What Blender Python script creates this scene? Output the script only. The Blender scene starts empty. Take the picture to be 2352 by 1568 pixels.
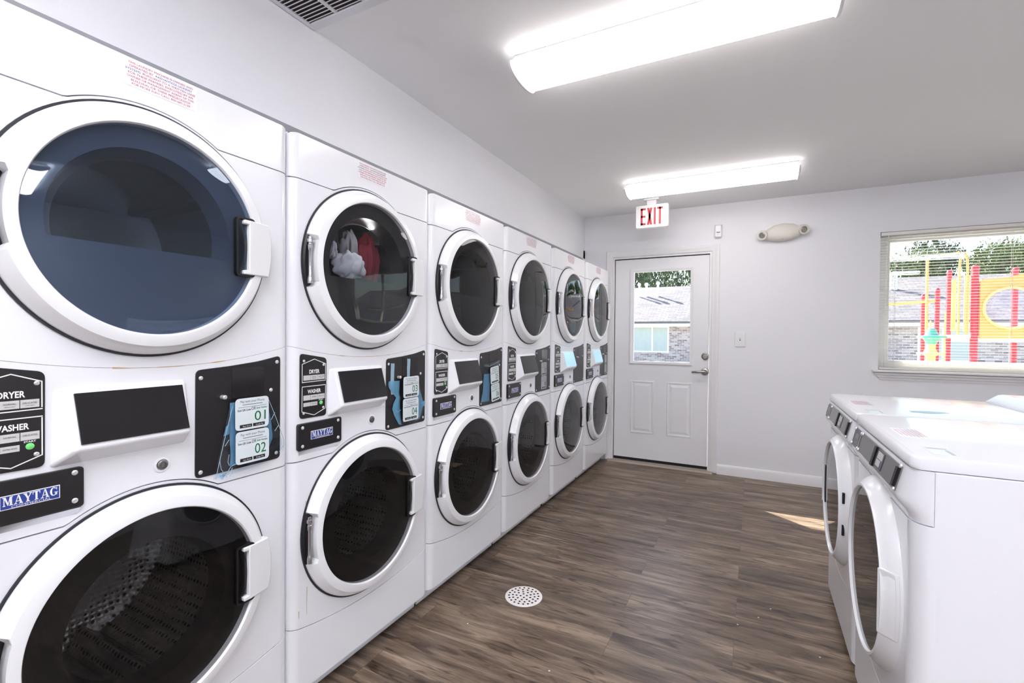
import bpy, bmesh, math, random
from mathutils import Vector, Matrix
from mathutils.geometry import tessellate_polygon
from mathutils import noise as mnoise
C = bpy.context.scene.collection
PI = math.pi
R = math.radians
sc = bpy.context.scene

# ------------------------------------------------------------------ materials
def lin(c):
    out = []
    for v in c[:3]:
        v = v / 255.0
        out.append(v / 12.92 if v <= 0.04045 else ((v + 0.055) / 1.055) ** 2.4)
    return (out[0], out[1], out[2], 1.0)

def mat(name, col, rough=0.5, metal=0.0, coat=0.0, spec=0.5, emit=None, estr=0.0):
    m = bpy.data.materials.new(name)
    m.use_nodes = True
    b = m.node_tree.nodes['Principled BSDF']
    b.inputs['Base Color'].default_value = lin(col)
    b.inputs['Roughness'].default_value = rough
    b.inputs['Metallic'].default_value = metal
    b.inputs['Coat Weight'].default_value = coat
    b.inputs['Coat Roughness'].default_value = 0.08
    b.inputs['Specular IOR Level'].default_value = spec
    if emit:
        b.inputs['Emission Color'].default_value = lin(emit)
        b.inputs['Emission Strength'].default_value = estr
    return m

def nd(m, kind, **kw):
    n = m.node_tree.nodes.new(kind)
    for k, v in kw.items():
        setattr(n, k, v)
    return n

def lk(m, a, b):
    m.node_tree.links.new(a, b)

def glass(name, tint, ior=1.5, rough=0.01, gloss=(1, 1, 1)):
    m = bpy.data.materials.new(name)
    m.use_nodes = True
    nt = m.node_tree
    nt.nodes.clear()
    o = nd(m, 'ShaderNodeOutputMaterial')
    mx = nd(m, 'ShaderNodeMixShader')
    f0 = ((ior - 1) / (ior + 1)) ** 2
    lw = nd(m, 'ShaderNodeLayerWeight'); lw.inputs['Blend'].default_value = 0.5
    pw = nd(m, 'ShaderNodeMath', operation='POWER'); pw.inputs[1].default_value = 5.0
    f = nd(m, 'ShaderNodeMath', operation='MULTIPLY_ADD'); f.inputs[1].default_value = 1 - f0; f.inputs[2].default_value = f0
    lk(m, lw.outputs['Facing'], pw.inputs[0]); lk(m, pw.outputs[0], f.inputs[0])
    t = nd(m, 'ShaderNodeBsdfTransparent')
    t.inputs['Color'].default_value = (tint[0], tint[1], tint[2], 1)
    g = nd(m, 'ShaderNodeBsdfGlossy')
    g.inputs['Roughness'].default_value = rough
    g.inputs['Color'].default_value = (gloss[0], gloss[1], gloss[2], 1)
    lk(m, f.outputs[0], mx.inputs[0]); lk(m, t.outputs[0], mx.inputs[1]); lk(m, g.outputs[0], mx.inputs[2])
    lk(m, mx.outputs[0], o.inputs['Surface'])
    return m

def add_bump(m, scale, strength, dist=0.002, detail=3.0, coord='Object', stretch=(1, 1, 1)):
    b = m.node_tree.nodes['Principled BSDF']
    tc = nd(m, 'ShaderNodeTexCoord'); mp = nd(m, 'ShaderNodeMapping')
    mp.inputs['Scale'].default_value = stretch
    n = nd(m, 'ShaderNodeTexNoise'); n.inputs['Scale'].default_value = scale; n.inputs['Detail'].default_value = detail
    bp = nd(m, 'ShaderNodeBump'); bp.inputs['Strength'].default_value = strength; bp.inputs['Distance'].default_value = dist
    lk(m, tc.outputs[coord], mp.inputs[0]); lk(m, mp.outputs[0], n.inputs['Vector'])
    lk(m, n.outputs['Fac'], bp.inputs['Height']); lk(m, bp.outputs[0], b.inputs['Normal'])
    return n

M = {}
M['wall'] = mat('wall_paint', (240, 240, 244), 0.6, spec=0.3)
add_bump(M['wall'], 160, 0.12, 0.002)
M['ceiling'] = mat('ceiling_paint', (246, 246, 248), 0.75, spec=0.2)
add_bump(M['ceiling'], 120, 0.15, 0.002)
M['trim'] = mat('trim_paint', (240, 239, 240), 0.35)
M['doorpaint'] = mat('door_paint', (238, 238, 241), 0.35)
M['enamel'] = mat('white_enamel', (240, 241, 246), 0.22, coat=0.4)
M['enamel2'] = mat('white_plastic', (240, 241, 246), 0.3, coat=0.25)
M['toe'] = mat('pale_grey_enamel', (226, 229, 236), 0.35)
M['rim'] = mat('rim_plastic', (242, 243, 246), 0.25, coat=0.3)
M['grip'] = mat('grip_plastic', (236, 237, 239), 0.35)
M['black'] = mat('black_plate', (30, 28, 30), 0.3)
add_bump(M['black'], 900, 0.08, 0.0005)
M['blackgloss'] = mat('black_screen', (30, 28, 31), 0.12)
M['blackmatte'] = mat('black_recess', (10, 11, 16), 0.45)
M['dark'] = mat('dark_core', (40, 40, 44), 0.7)
M['darkgrey'] = mat('dark_grey', (36, 38, 46), 0.5)
M['chrome'] = mat('brushed_chrome', (190, 190, 195), 0.22, 1.0)
M['steel'] = mat('brushed_steel', (150, 148, 147), 0.34, 1.0)
M['steelslate'] = mat('slate_steel', (104, 106, 116), 0.35, 0.7)
M['nickel'] = mat('satin_nickel', (165, 160, 155), 0.28, 1.0)
M['drum'] = mat('drum_steel', (150, 152, 160), 0.35, 0.85)
M['bezel'] = mat('blue_inner_bezel', (96, 106, 126), 0.35)
M['bezeldark'] = mat('dark_inner_bezel', (36, 35, 37), 0.35)
M['screw'] = mat('screw_steel', (225, 225, 225), 0.3, 0.6)
M['white'] = mat('white_ink', (245, 245, 245), 0.5)
M['blackink'] = mat('black_ink', (25, 25, 28), 0.5)
M['greyink'] = mat('grey_ink', (120, 125, 130), 0.5)
M['greenink'] = mat('green_ink', (10, 110, 62), 0.5)
M['redink'] = mat('red_ink', (190, 60, 78), 0.5)
M['blueink'] = mat('blue_ink', (62, 80, 150), 0.5)
M['button'] = mat('grey_button', (205, 205, 205), 0.4)
M['greenbutton'] = mat('green_button', (122, 226, 128), 0.35)
M['logoblue'] = mat('logo_blue', (44, 66, 150), 0.35)
M['card'] = mat('card_white', (224, 234, 238), 0.4)
M['cardgrey'] = mat('card_grey', (176, 180, 184), 0.4)
M['screenblue'] = mat('screen_blue', (120, 160, 205), 0.1, emit=(160, 195, 235), estr=0.75)  # pale blue screen colour with some emission
M['exitred'] = mat('exit_red', (196, 52, 62), 0.4)
M['exitbody'] = mat('exit_plastic', (236, 236, 238), 0.35)
M['cream'] = mat('cream_plastic', (226, 222, 212), 0.4)
M['lens'] = mat('lamp_lens', (150, 150, 148), 0.25, 0.5)
M['diffuser'] = mat('diffuser', (255, 252, 248), 0.4, emit=(255, 250, 247), estr=6.5)
M['diffuser_fill'] = mat('diffuser_unseen_fill', (255, 252, 248), 0.4, emit=(246, 248, 255), estr=22.0)  # stronger emission for the added fixtures out of view
M['blind'] = mat('blind_slat', (236, 234, 228), 0.4)
M['vinyl'] = mat('vinyl_frame', (240, 239, 236), 0.35)
M['threshold'] = mat('threshold_tan', (172, 160, 150), 0.5)
M['rubber'] = mat('black_rubber', (22, 20, 24), 0.7)
M['drain'] = mat('drain_plastic', (246, 240, 238), 0.4)
M['darkhole'] = mat('dark_hole', (35, 28, 24), 0.8)
M['ventwhite'] = mat('vent_white', (228, 228, 234), 0.4)
M['ventdark'] = mat('vent_duct', (62, 54, 52), 0.8)
M['rust'] = mat('rust_stain', (196, 164, 126), 0.6)
M['stain'] = mat('drip_stain', (196, 190, 160), 0.5)
M['glass_dryer'] = glass('dryer_glass', (0.36, 0.36, 0.38), 1.42)
M['glass_blue'] = glass('blue_dryer_glass', (0.42, 0.48, 0.57), 1.85, 0.02, (0.72, 0.84, 1.0))
M['glass_clear'] = glass('laundry_glass', (0.62, 0.63, 0.66), 1.45)
M['glass_washer'] = glass('washer_glass', (0.52, 0.52, 0.53), 1.45)
M['glass_mirror'] = glass('smoked_glass', (0.10, 0.10, 0.10), 2.2, 0.005)
M['pane'] = glass('window_pane', (0.95, 0.97, 0.97), 1.35)
M['film'] = glass('clear_film', (0.80, 0.87, 0.92), 1.6, 0.12)
M['bluefilm'] = mat('blue_film', (120, 182, 220), 0.3)
M['bluefilm'].node_tree.nodes['Principled BSDF'].inputs['Alpha'].default_value = 0.62
M['tape'] = mat('film_tape', (170, 200, 220), 0.3)
M['tape'].node_tree.nodes['Principled BSDF'].inputs['Alpha'].default_value = 0.8
M['tealpaper'] = mat('teal_paper', (178, 212, 222), 0.5)
M['clothred'] = mat('cloth_red', (134, 44, 60), 0.9)
M['clothwhite'] = mat('cloth_white', (225, 228, 238), 0.9)
M['clothgrey'] = mat('cloth_grey', (150, 150, 158), 0.9)
M['clothdark'] = mat('cloth_dark', (32, 32, 40), 0.9)
for k in ('clothred', 'clothwhite', 'clothgrey'):
    add_bump(M[k], 14, 0.18, 0.006)

# perforated washer drum
m = mat('drum_perforated', (104, 104, 104), 0.36, 0.8)
b = m.node_tree.nodes['Principled BSDF']
tc = nd(m, 'ShaderNodeTexCoord'); vo = nd(m, 'ShaderNodeTexVoronoi'); vo.inputs['Scale'].default_value = 62
vo.inputs['Randomness'].default_value = 0.25
cr = nd(m, 'ShaderNodeValToRGB'); cr.color_ramp.elements[0].position = 0.25; cr.color_ramp.elements[0].color = (0.01, 0.01, 0.01, 1)
cr.color_ramp.elements[1].position = 0.36; cr.color_ramp.elements[1].color = (0.42, 0.42, 0.42, 1)
lk(m, tc.outputs['Object'], vo.inputs['Vector']); lk(m, vo.outputs['Distance'], cr.inputs[0]); lk(m, cr.outputs[0], b.inputs['Base Color'])
bp = nd(m, 'ShaderNodeBump'); bp.inputs['Strength'].default_value = 0.8; bp.inputs['Distance'].default_value = 0.004
lk(m, vo.outputs['Distance'], bp.inputs['Height']); lk(m, bp.outputs[0], b.inputs['Normal'])
M['drumperf'] = m

def floor_material():
    m = mat('vinyl_planks', (120, 104, 94), 0.36, spec=0.5)
    b = m.node_tree.nodes['Principled BSDF']
    tc = nd(m, 'ShaderNodeTexCoord')
    br = nd(m, 'ShaderNodeTexBrick')
    br.offset = 0.37; br.offset_frequency = 2
    br.inputs['Scale'].default_value = 1.0
    br.inputs['Brick Width'].default_value = 1.22
    br.inputs['Row Height'].default_value = 0.178
    br.inputs['Mortar Size'].default_value = 0.0007
    br.inputs['Mortar Smooth'].default_value = 0.2
    br.inputs['Color1'].default_value = (0, 0, 0, 1)
    br.inputs['Color2'].default_value = (1, 1, 1, 1)
    br.inputs['Mortar'].default_value = (0.2, 0.2, 0.2, 1)
    lk(m, tc.outputs['Object'], br.inputs['Vector'])
    sh = nd(m, 'ShaderNodeVectorMath', operation='SCALE'); sh.inputs['Scale'].default_value = 13.0
    ad = nd(m, 'ShaderNodeVectorMath', operation='ADD')
    lk(m, br.outputs['Color'], sh.inputs[0]); lk(m, tc.outputs['Object'], ad.inputs[0]); lk(m, sh.outputs[0], ad.inputs[1])
    def noise(scl, s, det, rough=0.6, dist=0.0):
        mp = nd(m, 'ShaderNodeMapping'); mp.inputs['Scale'].default_value = scl
        n = nd(m, 'ShaderNodeTexNoise'); n.inputs['Scale'].default_value = s; n.inputs['Detail'].default_value = det
        n.inputs['Roughness'].default_value = rough; n.inputs['Distortion'].default_value = dist
        lk(m, ad.outputs[0], mp.inputs[0]); lk(m, mp.outputs[0], n.inputs['Vector'])
        return n
    n1 = noise((0.75, 5.6, 1), 2.6, 6, 0.62, 0.7)      # broad bands
    n2 = noise((2.4, 42, 1), 4.0, 4, 0.6, 0.3)        # fine grain
    n3 = noise((1.9, 9.5, 1), 2.6, 3, 0.55, 1.2)       # dark knots
    r1 = nd(m, 'ShaderNodeValToRGB')
    e = r1.color_ramp.elements
    e[0].position = 0.30; e[0].color = lin((72, 59, 48))
    e[1].position = 0.70; e[1].color = lin((166, 147, 128))
    k = e.new(0.50); k.color = lin((119, 102, 87))
    lk(m, n1.outputs['Fac'], r1.inputs[0])
    r2 = nd(m, 'ShaderNodeValToRGB')
    r2.color_ramp.elements[0].position = 0.3; r2.color_ramp.elements[0].color = (0.70, 0.68, 0.66, 1)
    r2.color_ramp.elements[1].position = 0.7; r2.color_ramp.elements[1].color = (1.15, 1.14, 1.13, 1)
    lk(m, n2.outputs['Fac'], r2.inputs[0])
    r3 = nd(m, 'ShaderNodeValToRGB')
    r3.color_ramp.elements[0].position = 0.33; r3.color_ramp.elements[0].color = (0.38, 0.32, 0.28, 1)
    r3.color_ramp.elements[1].position = 0.45; r3.color_ramp.elements[1].color = (1, 1, 1, 1)
    lk(m, n3.outputs['Fac'], r3.inputs[0])
    def mul(a, c, fac=1.0):
        x = nd(m, 'ShaderNodeMix', data_type='RGBA', blend_type='MULTIPLY'); x.inputs[0].default_value = fac
        lk(m, a, x.inputs[6]); lk(m, c, x.inputs[7]); return x.outputs[2]
    col = mul(mul(r1.outputs[0], r2.outputs[0], 0.8), r3.outputs[0], 0.9)
    rb = nd(m, 'ShaderNodeValToRGB')
    rb.color_ramp.elements[0].color = (0.88, 0.88, 0.88, 1); rb.color_ramp.elements[1].color = (1.10, 1.08, 1.05, 1)
    lk(m, br.outputs['Color'], rb.inputs[0])
    col = mul(col, rb.outputs[0], 0.9)
    n4 = noise((1.3, 26, 1), 2.3, 3, 0.5, 0.4)        # pale scuffs along the grain
    r4 = nd(m, 'ShaderNodeValToRGB')
    r4.color_ramp.elements[0].position = 0.62; r4.color_ramp.elements[0].color = (0, 0, 0, 1)
    r4.color_ramp.elements[1].position = 0.80; r4.color_ramp.elements[1].color = (0.75, 0.75, 0.75, 1)
    lk(m, n4.outputs['Fac'], r4.inputs[0])
    m4 = nd(m, 'ShaderNodeMix', data_type='RGBA', blend_type='MIX')
    lk(m, r4.outputs[0], m4.inputs[0]); lk(m, col, m4.inputs[6]); m4.inputs[7].default_value = lin((186, 168, 150)); col = m4.outputs[2]
    mo = nd(m, 'ShaderNodeMix', data_type='RGBA', blend_type='MIX')
    lk(m, br.outputs['Fac'], mo.inputs[0]); lk(m, col, mo.inputs[6]); mo.inputs[7].default_value = lin((84, 73, 64))
    lk(m, mo.outputs[2], b.inputs['Base Color'])
    rr = nd(m, 'ShaderNodeMapRange'); rr.inputs['To Min'].default_value = 0.30; rr.inputs['To Max'].default_value = 0.46
    lk(m, n2.outputs['Fac'], rr.inputs[0]); lk(m, rr.outputs[0], b.inputs['Roughness'])
    bp = nd(m, 'ShaderNodeBump'); bp.inputs['Strength'].default_value = 0.15; bp.inputs['Distance'].default_value = 0.002
    lk(m, n2.outputs['Fac'], bp.inputs['Height']); lk(m, bp.outputs[0], b.inputs['Normal'])
    return m
M['floor'] = floor_material()

def brick_material():
    m = mat('brick_wall', (170, 150, 145), 0.85)
    b = m.node_tree.nodes['Principled BSDF']
    tc = nd(m, 'ShaderNodeTexCoord'); mp = nd(m, 'ShaderNodeMapping'); mp.inputs['Rotation'].default_value = (R(90), 0, 0)
    br = nd(m, 'ShaderNodeTexBrick'); br.inputs['Scale'].default_value = 1
    br.inputs['Brick Width'].default_value = 0.22; br.inputs['Row Height'].default_value = 0.075
    br.inputs['Mortar Size'].default_value = 0.009
    br.inputs['Color1'].default_value = lin((128, 108, 106)); br.inputs['Color2'].default_value = lin((196, 182, 178)); br.inputs['Mortar'].default_value = lin((205, 200, 196))
    lk(m, tc.outputs['Object'], mp.inputs[0]); lk(m, mp.outputs[0], br.inputs['Vector']); lk(m, br.outputs['Color'], b.inputs['Base Color'])
    return m
M['brick'] = brick_material()

def shingle_material():
    m = mat('roof_shingle', (118, 112, 114), 0.9)
    b = m.node_tree.nodes['Principled BSDF']
    tc = nd(m, 'ShaderNodeTexCoord')
    br = nd(m, 'ShaderNodeTexBrick'); br.inputs['Scale'].default_value = 1
    br.inputs['Brick Width'].default_value = 0.34; br.inputs['Row Height'].default_value = 0.14
    br.inputs['Mortar Size'].default_value = 0.012
    br.inputs['Color1'].default_value = lin((104, 98, 101)); br.inputs['Color2'].default_value = lin((134, 127, 128)); br.inputs['Mortar'].default_value = lin((84, 80, 82))
    lk(m, tc.outputs['Object'], br.inputs['Vector']); lk(m, br.outputs['Color'], b.inputs['Base Color'])
    return m
M['shingle'] = shingle_material()
M['fascia'] = mat('gutter_dark', (96, 96, 100), 0.5)
M['soffit'] = mat('soffit_cream', (238, 232, 222), 0.6)
M['extwhite'] = mat('exterior_white', (238, 238, 240), 0.5)
M['extglass'] = mat('exterior_glass', (188, 198, 194), 0.1)
M['ground'] = mat('ground_pale_bounce', (172, 166, 152), 0.95)  # unseen ground, tone paled to bounce daylight up to the ceiling
n = add_bump(M['ground'], 8, 0.4, 0.05)
M['playred'] = mat('play_red', (196, 52, 70), 0.4)
M['playorange'] = mat('play_orange', (250, 178, 92), 0.4)
M['playyellow'] = mat('play_yellow', (246, 208, 120), 0.4)
M['playgreen'] = mat('play_green', (84, 178, 150), 0.4)
M['playgrey'] = mat('play_grey', (205, 205, 212), 0.5)
M['bubble'] = glass('bubble_plastic', (0.86, 0.84, 0.95), 1.5, 0.03)
M['trunk'] = mat('bark', (92, 76, 62), 0.9)
M['leafa'] = mat('leaf_green', (104, 120, 78), 0.7)
M['leafb'] = mat('leaf_dark', (70, 86, 70), 0.7)
M['leafc'] = mat('needle_green', (92, 112, 100), 0.8)

# ------------------------------------------------------------------ mesh helpers
class MB:
    def __init__(self):
        self.bm = bmesh.new()
    def face(self, pts):
        vs = [self.bm.verts.new(p) for p in pts]
        try:
            return self.bm.faces.new(vs)
        except ValueError:
            return None
    def box(self, x0, x1, y0, y1, z0, z1):
        v = [self.bm.verts.new(p) for p in ((x0, y0, z0), (x1, y0, z0), (x1, y1, z0), (x0, y1, z0), (x0, y0, z1), (x1, y0, z1), (x1, y1, z1), (x0, y1, z1))]
        for f in ((0, 3, 2, 1), (4, 5, 6, 7), (0, 1, 5, 4), (1, 2, 6, 5), (2, 3, 7, 6), (3, 0, 4, 7)):
            self.bm.faces.new([v[i] for i in f])
        return self
    def loft(self, a, b, cap=True):
        """a, b: loops of 3-D points of equal length."""
        va = [self.bm.verts.new(p) for p in a]; vb = [self.bm.verts.new(p) for p in b]
        n = len(a)
        for i in range(n):
            j = (i + 1) % n
            self.bm.faces.new((va[i], va[j], vb[j], vb[i]))
        if cap:
            self.bm.faces.new(vb); self.bm.faces.new(list(reversed(va)))
        return self
    def prism(self, poly, h0, h1, put):
        """poly: 2-D loop, put(a, b, h) -> 3-D point."""
        return self.loft([put(a, b, h0) for a, b in poly], [put(a, b, h1) for a, b in poly])
    def lathe(self, prof, put, n=64, cap0=False, cap1=False, a0=0.0, a1=2 * PI):
        """prof: list of (r, h); put(angle, r, h) -> 3-D point."""
        full = abs(a1 - a0 - 2 * PI) < 1e-6
        cnt = n if full else n + 1
        rings = []
        for r, h in prof:
            rings.append([self.bm.verts.new(put(a0 + (a1 - a0) * i / n, r, h)) for i in range(cnt)])
        for k in range(len(prof) - 1):
            for i in range(n):
                j = (i + 1) % cnt
                self.bm.faces.new((rings[k][i], rings[k][j], rings[k + 1][j], rings[k + 1][i]))
        if cap0: self.bm.faces.new(list(reversed(rings[0])))
        if cap1: self.bm.faces.new(rings[-1])
        return self
    def tube(self, path, r, n=10, cap=True):
        path = [Vector(p) for p in path]
        rings = []
        up = None
        for i, p in enumerate(path):
            d = (path[min(i + 1, len(path) - 1)] - path[max(i - 1, 0)]).normalized()
            if up is None:
                up = Vector((0, 0, 1)) if abs(d.z) < 0.9 else Vector((1, 0, 0))
            s = d.cross(up).normalized(); up = s.cross(d).normalized()
            rr = r[i] if isinstance(r, (list, tuple)) else r
            rings.append([self.bm.verts.new(p + s * rr * math.cos(2 * PI * k / n) + up * rr * math.sin(2 * PI * k / n)) for k in range(n)])
        for a, b in zip(rings, rings[1:]):
            for k in range(n):
                self.bm.faces.new((a[k], a[(k + 1) % n], b[(k + 1) % n], b[k]))
        if cap:
            self.bm.faces.new(list(reversed(rings[0]))); self.bm.faces.new(rings[-1])
        return self
    def tess(self, loops, put):
        """flat area with holes: loops = [outer, hole, ...] of 2-D points"""
        flat = [p for l in loops for p in l]
        vs = [self.bm.verts.new(put(a, b)) for a, b in flat]
        for t in tessellate_polygon([[Vector((a, b, 0)) for a, b in l] for l in loops]):
            try:
                self.bm.faces.new([vs[i] for i in t])
            except ValueError:
                pass
        return self
    def mesh(self, name, m, smooth=True, angle=35):
        bmesh.ops.remove_doubles(self.bm, verts=self.bm.verts, dist=1e-5)
        bmesh.ops.recalc_face_normals(self.bm, faces=self.bm.faces)
        me = bpy.data.meshes.new(name)
        self.bm.to_mesh(me); self.bm.free()
        me.materials.append(m)
        if smooth:
            for p in me.polygons: p.use_smooth = True
            me.set_sharp_from_angle(angle=R(angle))
        return me
    def obj(self, name, m, parent=None, bevel=0.0, seg=2, smooth=True, angle=35, lim=40):
        return link(name, self.mesh(name, m, smooth, angle), parent, bevel, seg, lim)

def link(name, me, parent=None, bevel=0.0, seg=2, lim=40):
    o = bpy.data.objects.new(name, me); C.objects.link(o)
    if parent: o.parent = parent
    if bevel:
        b = o.modifiers.new('edge', 'BEVEL'); b.width = bevel; b.segments = seg; b.limit_method = 'ANGLE'; b.angle_limit = R(lim)
        w = o.modifiers.new('normals', 'WEIGHTED_NORMAL'); w.keep_sharp = True
    return o

def tag(o, label, cat, group=None, kind=None):
    if label: o['label'] = label
    if cat: o['category'] = cat
    if group: o['group'] = group
    if kind: o['kind'] = kind
    return o

def thing(name, label, cat, loc=(0, 0, 0), rz=0.0, group=None):
    o = bpy.data.objects.new(name, None); C.objects.link(o)
    o.location = loc; o.rotation_euler = (0, 0, rz); o.empty_display_size = 0.1
    return tag(o, label, cat, group)

def struct(o):
    o['kind'] = 'structure'
    return o

def copy_tree(o, parent=None):
    c = o.copy(); C.objects.link(c)
    if parent: c.parent = parent
    for ch in list(o.children): copy_tree(ch, c)
    return c

def find(root, stem):
    for ch in root.children_recursive:
        if ch.name.split('.')[0] == stem: return ch
    return None

def remove_tree(o):
    for ch in list(o.children): remove_tree(ch)
    bpy.data.objects.remove(o)

def rounded(pts, r, n=5):
    out = []
    k = len(pts)
    for i in range(k):
        p = Vector(pts[i]); a = Vector(pts[i - 1]); b = Vector(pts[(i + 1) % k])
        da = (a - p); db = (b - p)
        rr = min(r, da.length * 0.49, db.length * 0.49)
        p0 = p + da.normalized() * rr; p1 = p + db.normalized() * rr
        for j in range(n + 1):
            t = j / n
            q = p0 * (1 - t) ** 2 + p * 2 * t * (1 - t) + p1 * t ** 2
            out.append((q.x, q.y))
    return out

def rect(a0, a1, b0, b1):
    return [(a0, b0), (a1, b0), (a1, b1), (a0, b1)]

def circle(ca, cb, r, n=64, a0=0, a1=2 * PI):
    return [(ca + r * math.cos(a0 + (a1 - a0) * i / n), cb + r * math.sin(a0 + (a1 - a0) * i / n)) for i in range(n)]

# planes: F = machine front (u, z, out), local x out of the front
def F(a, b, h): return (h, a, b)

# ------------------------------------------------------------------ lettering
_tcache = {}
def text_faces(s, size, bold=0.0):
    """list of polygons (2-D) of a string, left aligned at 0, with its width"""
    key = (s, bold)
    if key not in _tcache:
        cu = bpy.data.curves.new('txt', 'FONT'); cu.body = s; cu.size = 1.0; cu.resolution_u = 3; cu.offset = bold
        o = bpy.data.objects.new('txt', cu); C.objects.link(o)
        dg = bpy.context.evaluated_depsgraph_get()
        me = o.evaluated_get(dg).to_mesh()
        vs = [(v.co.x, v.co.y) for v in me.vertices]
        fs = [[vs[i] for i in p.vertices] for p in me.polygons]
        o.evaluated_get(dg).to_mesh_clear()
        bpy.data.objects.remove(o); bpy.data.curves.remove(cu)
        xs = [v[0] for v in vs] or [0]
        _tcache[key] = (fs, min(xs), max(xs))
    fs, x0, x1 = _tcache[key]
    return [[((a - x0) * size, b * size) for a, b in f] for f in fs], (x1 - x0) * size

def put_text(mb, s, ca, b, height, put, h, align='c', width=None, bold=0.0, rot=0.0, piv=None):
    size = height / 0.72
    fs, w = text_faces(s, size, bold)
    sx = 1.0 if width is None else width / w
    w *= sx
    off = {'c': -w / 2, 'l': 0, 'r': -w}[align]
    for f in fs:
        pts = []
        for x, y in f:
            a, bb = ca + off + x * sx, b + y
            if rot:
                pa, pb = piv
                a, bb = pa + (a - pa) * math.cos(rot) - (bb - pb) * math.sin(rot), pb + (a - pa) * math.sin(rot) + (bb - pb) * math.cos(rot)
            pts.append(put(a, bb, h))
        mb.face(pts)

# slab-serif capitals for the badge, as quads on a 0..1 height
def serif_word(mb, a0, a1, b0, b1, put, h):
    L = {}
    L['M'] = (1.28, [rect(.06, .38, 0, .09), rect(.16, .27, 0, 1), rect(.03, .30, .91, 1), [(.16, 1), (.40, 1), (.74, .12), (.62, 0)], [(.98, 1), (.86, 1), (.60, .02), (.68, 0.02)], rect(.86, 1.12, 0, 1), rect(.78, 1.22, 0, .09), rect(.9, 1.22, .91, 1)])
    L['A'] = (1.05, [rect(0, .36, 0, .09), [(.12, .05), (.22, .05), (.53, .95), (.46, 1)], [(.46, 1), (.62, 1), (.98, .05), (.70, .05)], rect(.28, .75, .28, .36), rect(.58, 1.05, 0, .09)])
    L['Y'] = (1.02, [rect(0, .44, .91, 1), [(.08, .95), (.36, .95), (.62, .45), (.40, .42)], [(.84, .95), (.94, .95), (.62, .42), (.52, .50)], rect(.66, 1.02, .91, 1), rect(.40, .64, 0, .48), rect(.28, .76, 0, .09)])
    L['T'] = (.95, [rect(.02, .93, .90, 1), rect(.35, .60, 0, .95), rect(.24, .71, 0, .09), rect(.02, .10, .68, .92), rect(.85, .93, .68, .92)])
    g = [(.92 if False else .5 + .46 * math.cos(t), .5 + .5 * math.sin(t)) for t in [R(x) for x in range(45, 336, 18)]]
    gi = [(.52 + .22 * math.cos(t), .5 + .41 * math.sin(t)) for t in [R(x) for x in range(45, 336, 18)]]
    L['G'] = (1.05, [[g[i], g[i + 1], gi[i + 1], gi[i]] for i in range(len(g) - 1)] + [rect(.68, .94, .08, .42), rect(.58, 1.03, .36, .44), rect(.84, .92, .66, .98)])
    word = 'MAYTAG'
    tot = sum(L[c][0] for c in word) + 0.04 * 5
    s = (a1 - a0) / tot
    x = a0
    for c in word:
        w, quads = L[c]
        for q in quads:
            mb.face([put(x + p[0] * s, b0 + p[1] * (b1 - b0), h) for p in q])
        x += (w + 0.04) * s

# ------------------------------------------------------------------ laundry tower
W = 0.703
CU, ZD, ZW = 0.327, 1.472, 0.579       # door centre u, dryer and washer door heights
RR, RG = 0.285, 0.239                  # rim and glass radius
ZT, ZC, ZK, ZP, ZB = 1.867, 1.726, 0.832, 0.304, 0.092
ROUND = 0.034

def split(u): return 1.155 + 0.045 * ((u - 0.35) / 0.35) ** 2
def kick(u): return 0.262 + 0.042 * ((u - 0.35) / 0.35) ** 2
def notch(base, cz, r, up=True):
    def f(u):
        d = r * r - (u - CU) ** 2
        if d <= 0: return base
        z = cz + math.sqrt(d)
        return max(base, z)
    return f

def front_panel(top, bot, holes=(), thick=0.02, w=W, rnd=ROUND, dep=0.030, marks=(), u_in=0.0, x0=0.0):
    """front skin with rounded upright edges; top(u), bot(u) are its outline"""
    mb = MB()
    def xo(u):
        if u < rnd: t = (rnd - u) / rnd
        elif u > w - rnd: t = (u - w + rnd) / rnd
        else: return x0
        return x0 - dep * (1 - math.sqrt(max(0, 1 - min(1, t) ** 2)))
    k = 7
    ls = [rnd * (1 - math.cos(PI / 2 * i / k)) for i in range(k + 1)]
    for cols in (ls, [w - u for u in reversed(ls)]):
        for a, b in zip(cols, cols[1:]):
            zs = [(u, bot(u), top(u)) for u in (a, b)]
            mb.face([(xo(a), a, zs[0][1]), (xo(b), b, zs[1][1]), (xo(b), b, zs[1][2]), (xo(a), a, zs[0][2])])
    us = sorted(set([rnd + (w - 2 * rnd) * i / 72 for i in range(73)] + list(marks)))
    outer = [(u, bot(u)) for u in us] + [(u, top(u)) for u in reversed(us)]
    mb.tess([outer] + list(holes), lambda a, b: (x0, a, b))
    bm = mb.bm
    bmesh.ops.remove_doubles(bm, verts=bm.verts, dist=1e-5)
    bmesh.ops.recalc_face_normals(bm, faces=bm.faces)
    f0 = max(bm.faces, key=lambda f: f.calc_area())
    if f0.normal.x < 0: bmesh.ops.reverse_faces(bm, faces=bm.faces)
    edges = [e for e in bm.edges if e.is_boundary]
    r = bmesh.ops.extrude_edge_only(bm, edges=edges)
    vs = [g for g in r['geom'] if isinstance(g, bmesh.types.BMVert)]
    bmesh.ops.translate(bm, verts=vs, vec=(-thick, 0, 0))
    return mb

def ring(cu, cz):
    return lambda a, r, h: (h, cu + r * math.cos(a), cz + r * math.sin(a))

def screws(parent, pts, x, r=0.0055, n=12):
    me = None
    for (u, z) in pts:
        if me is None:
            mb = MB()
            mb.lathe([(r, 0), (r, 0.001), (r * 0.75, 0.0022), (r * .4, 0.0026), (r * .38, 0.0012)], ring(0, 0), n, cap1=True)
            me = mb.mesh('screw', M['screw'])
        o = link('screw', me, parent); o.location = (x, u, z)

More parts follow.
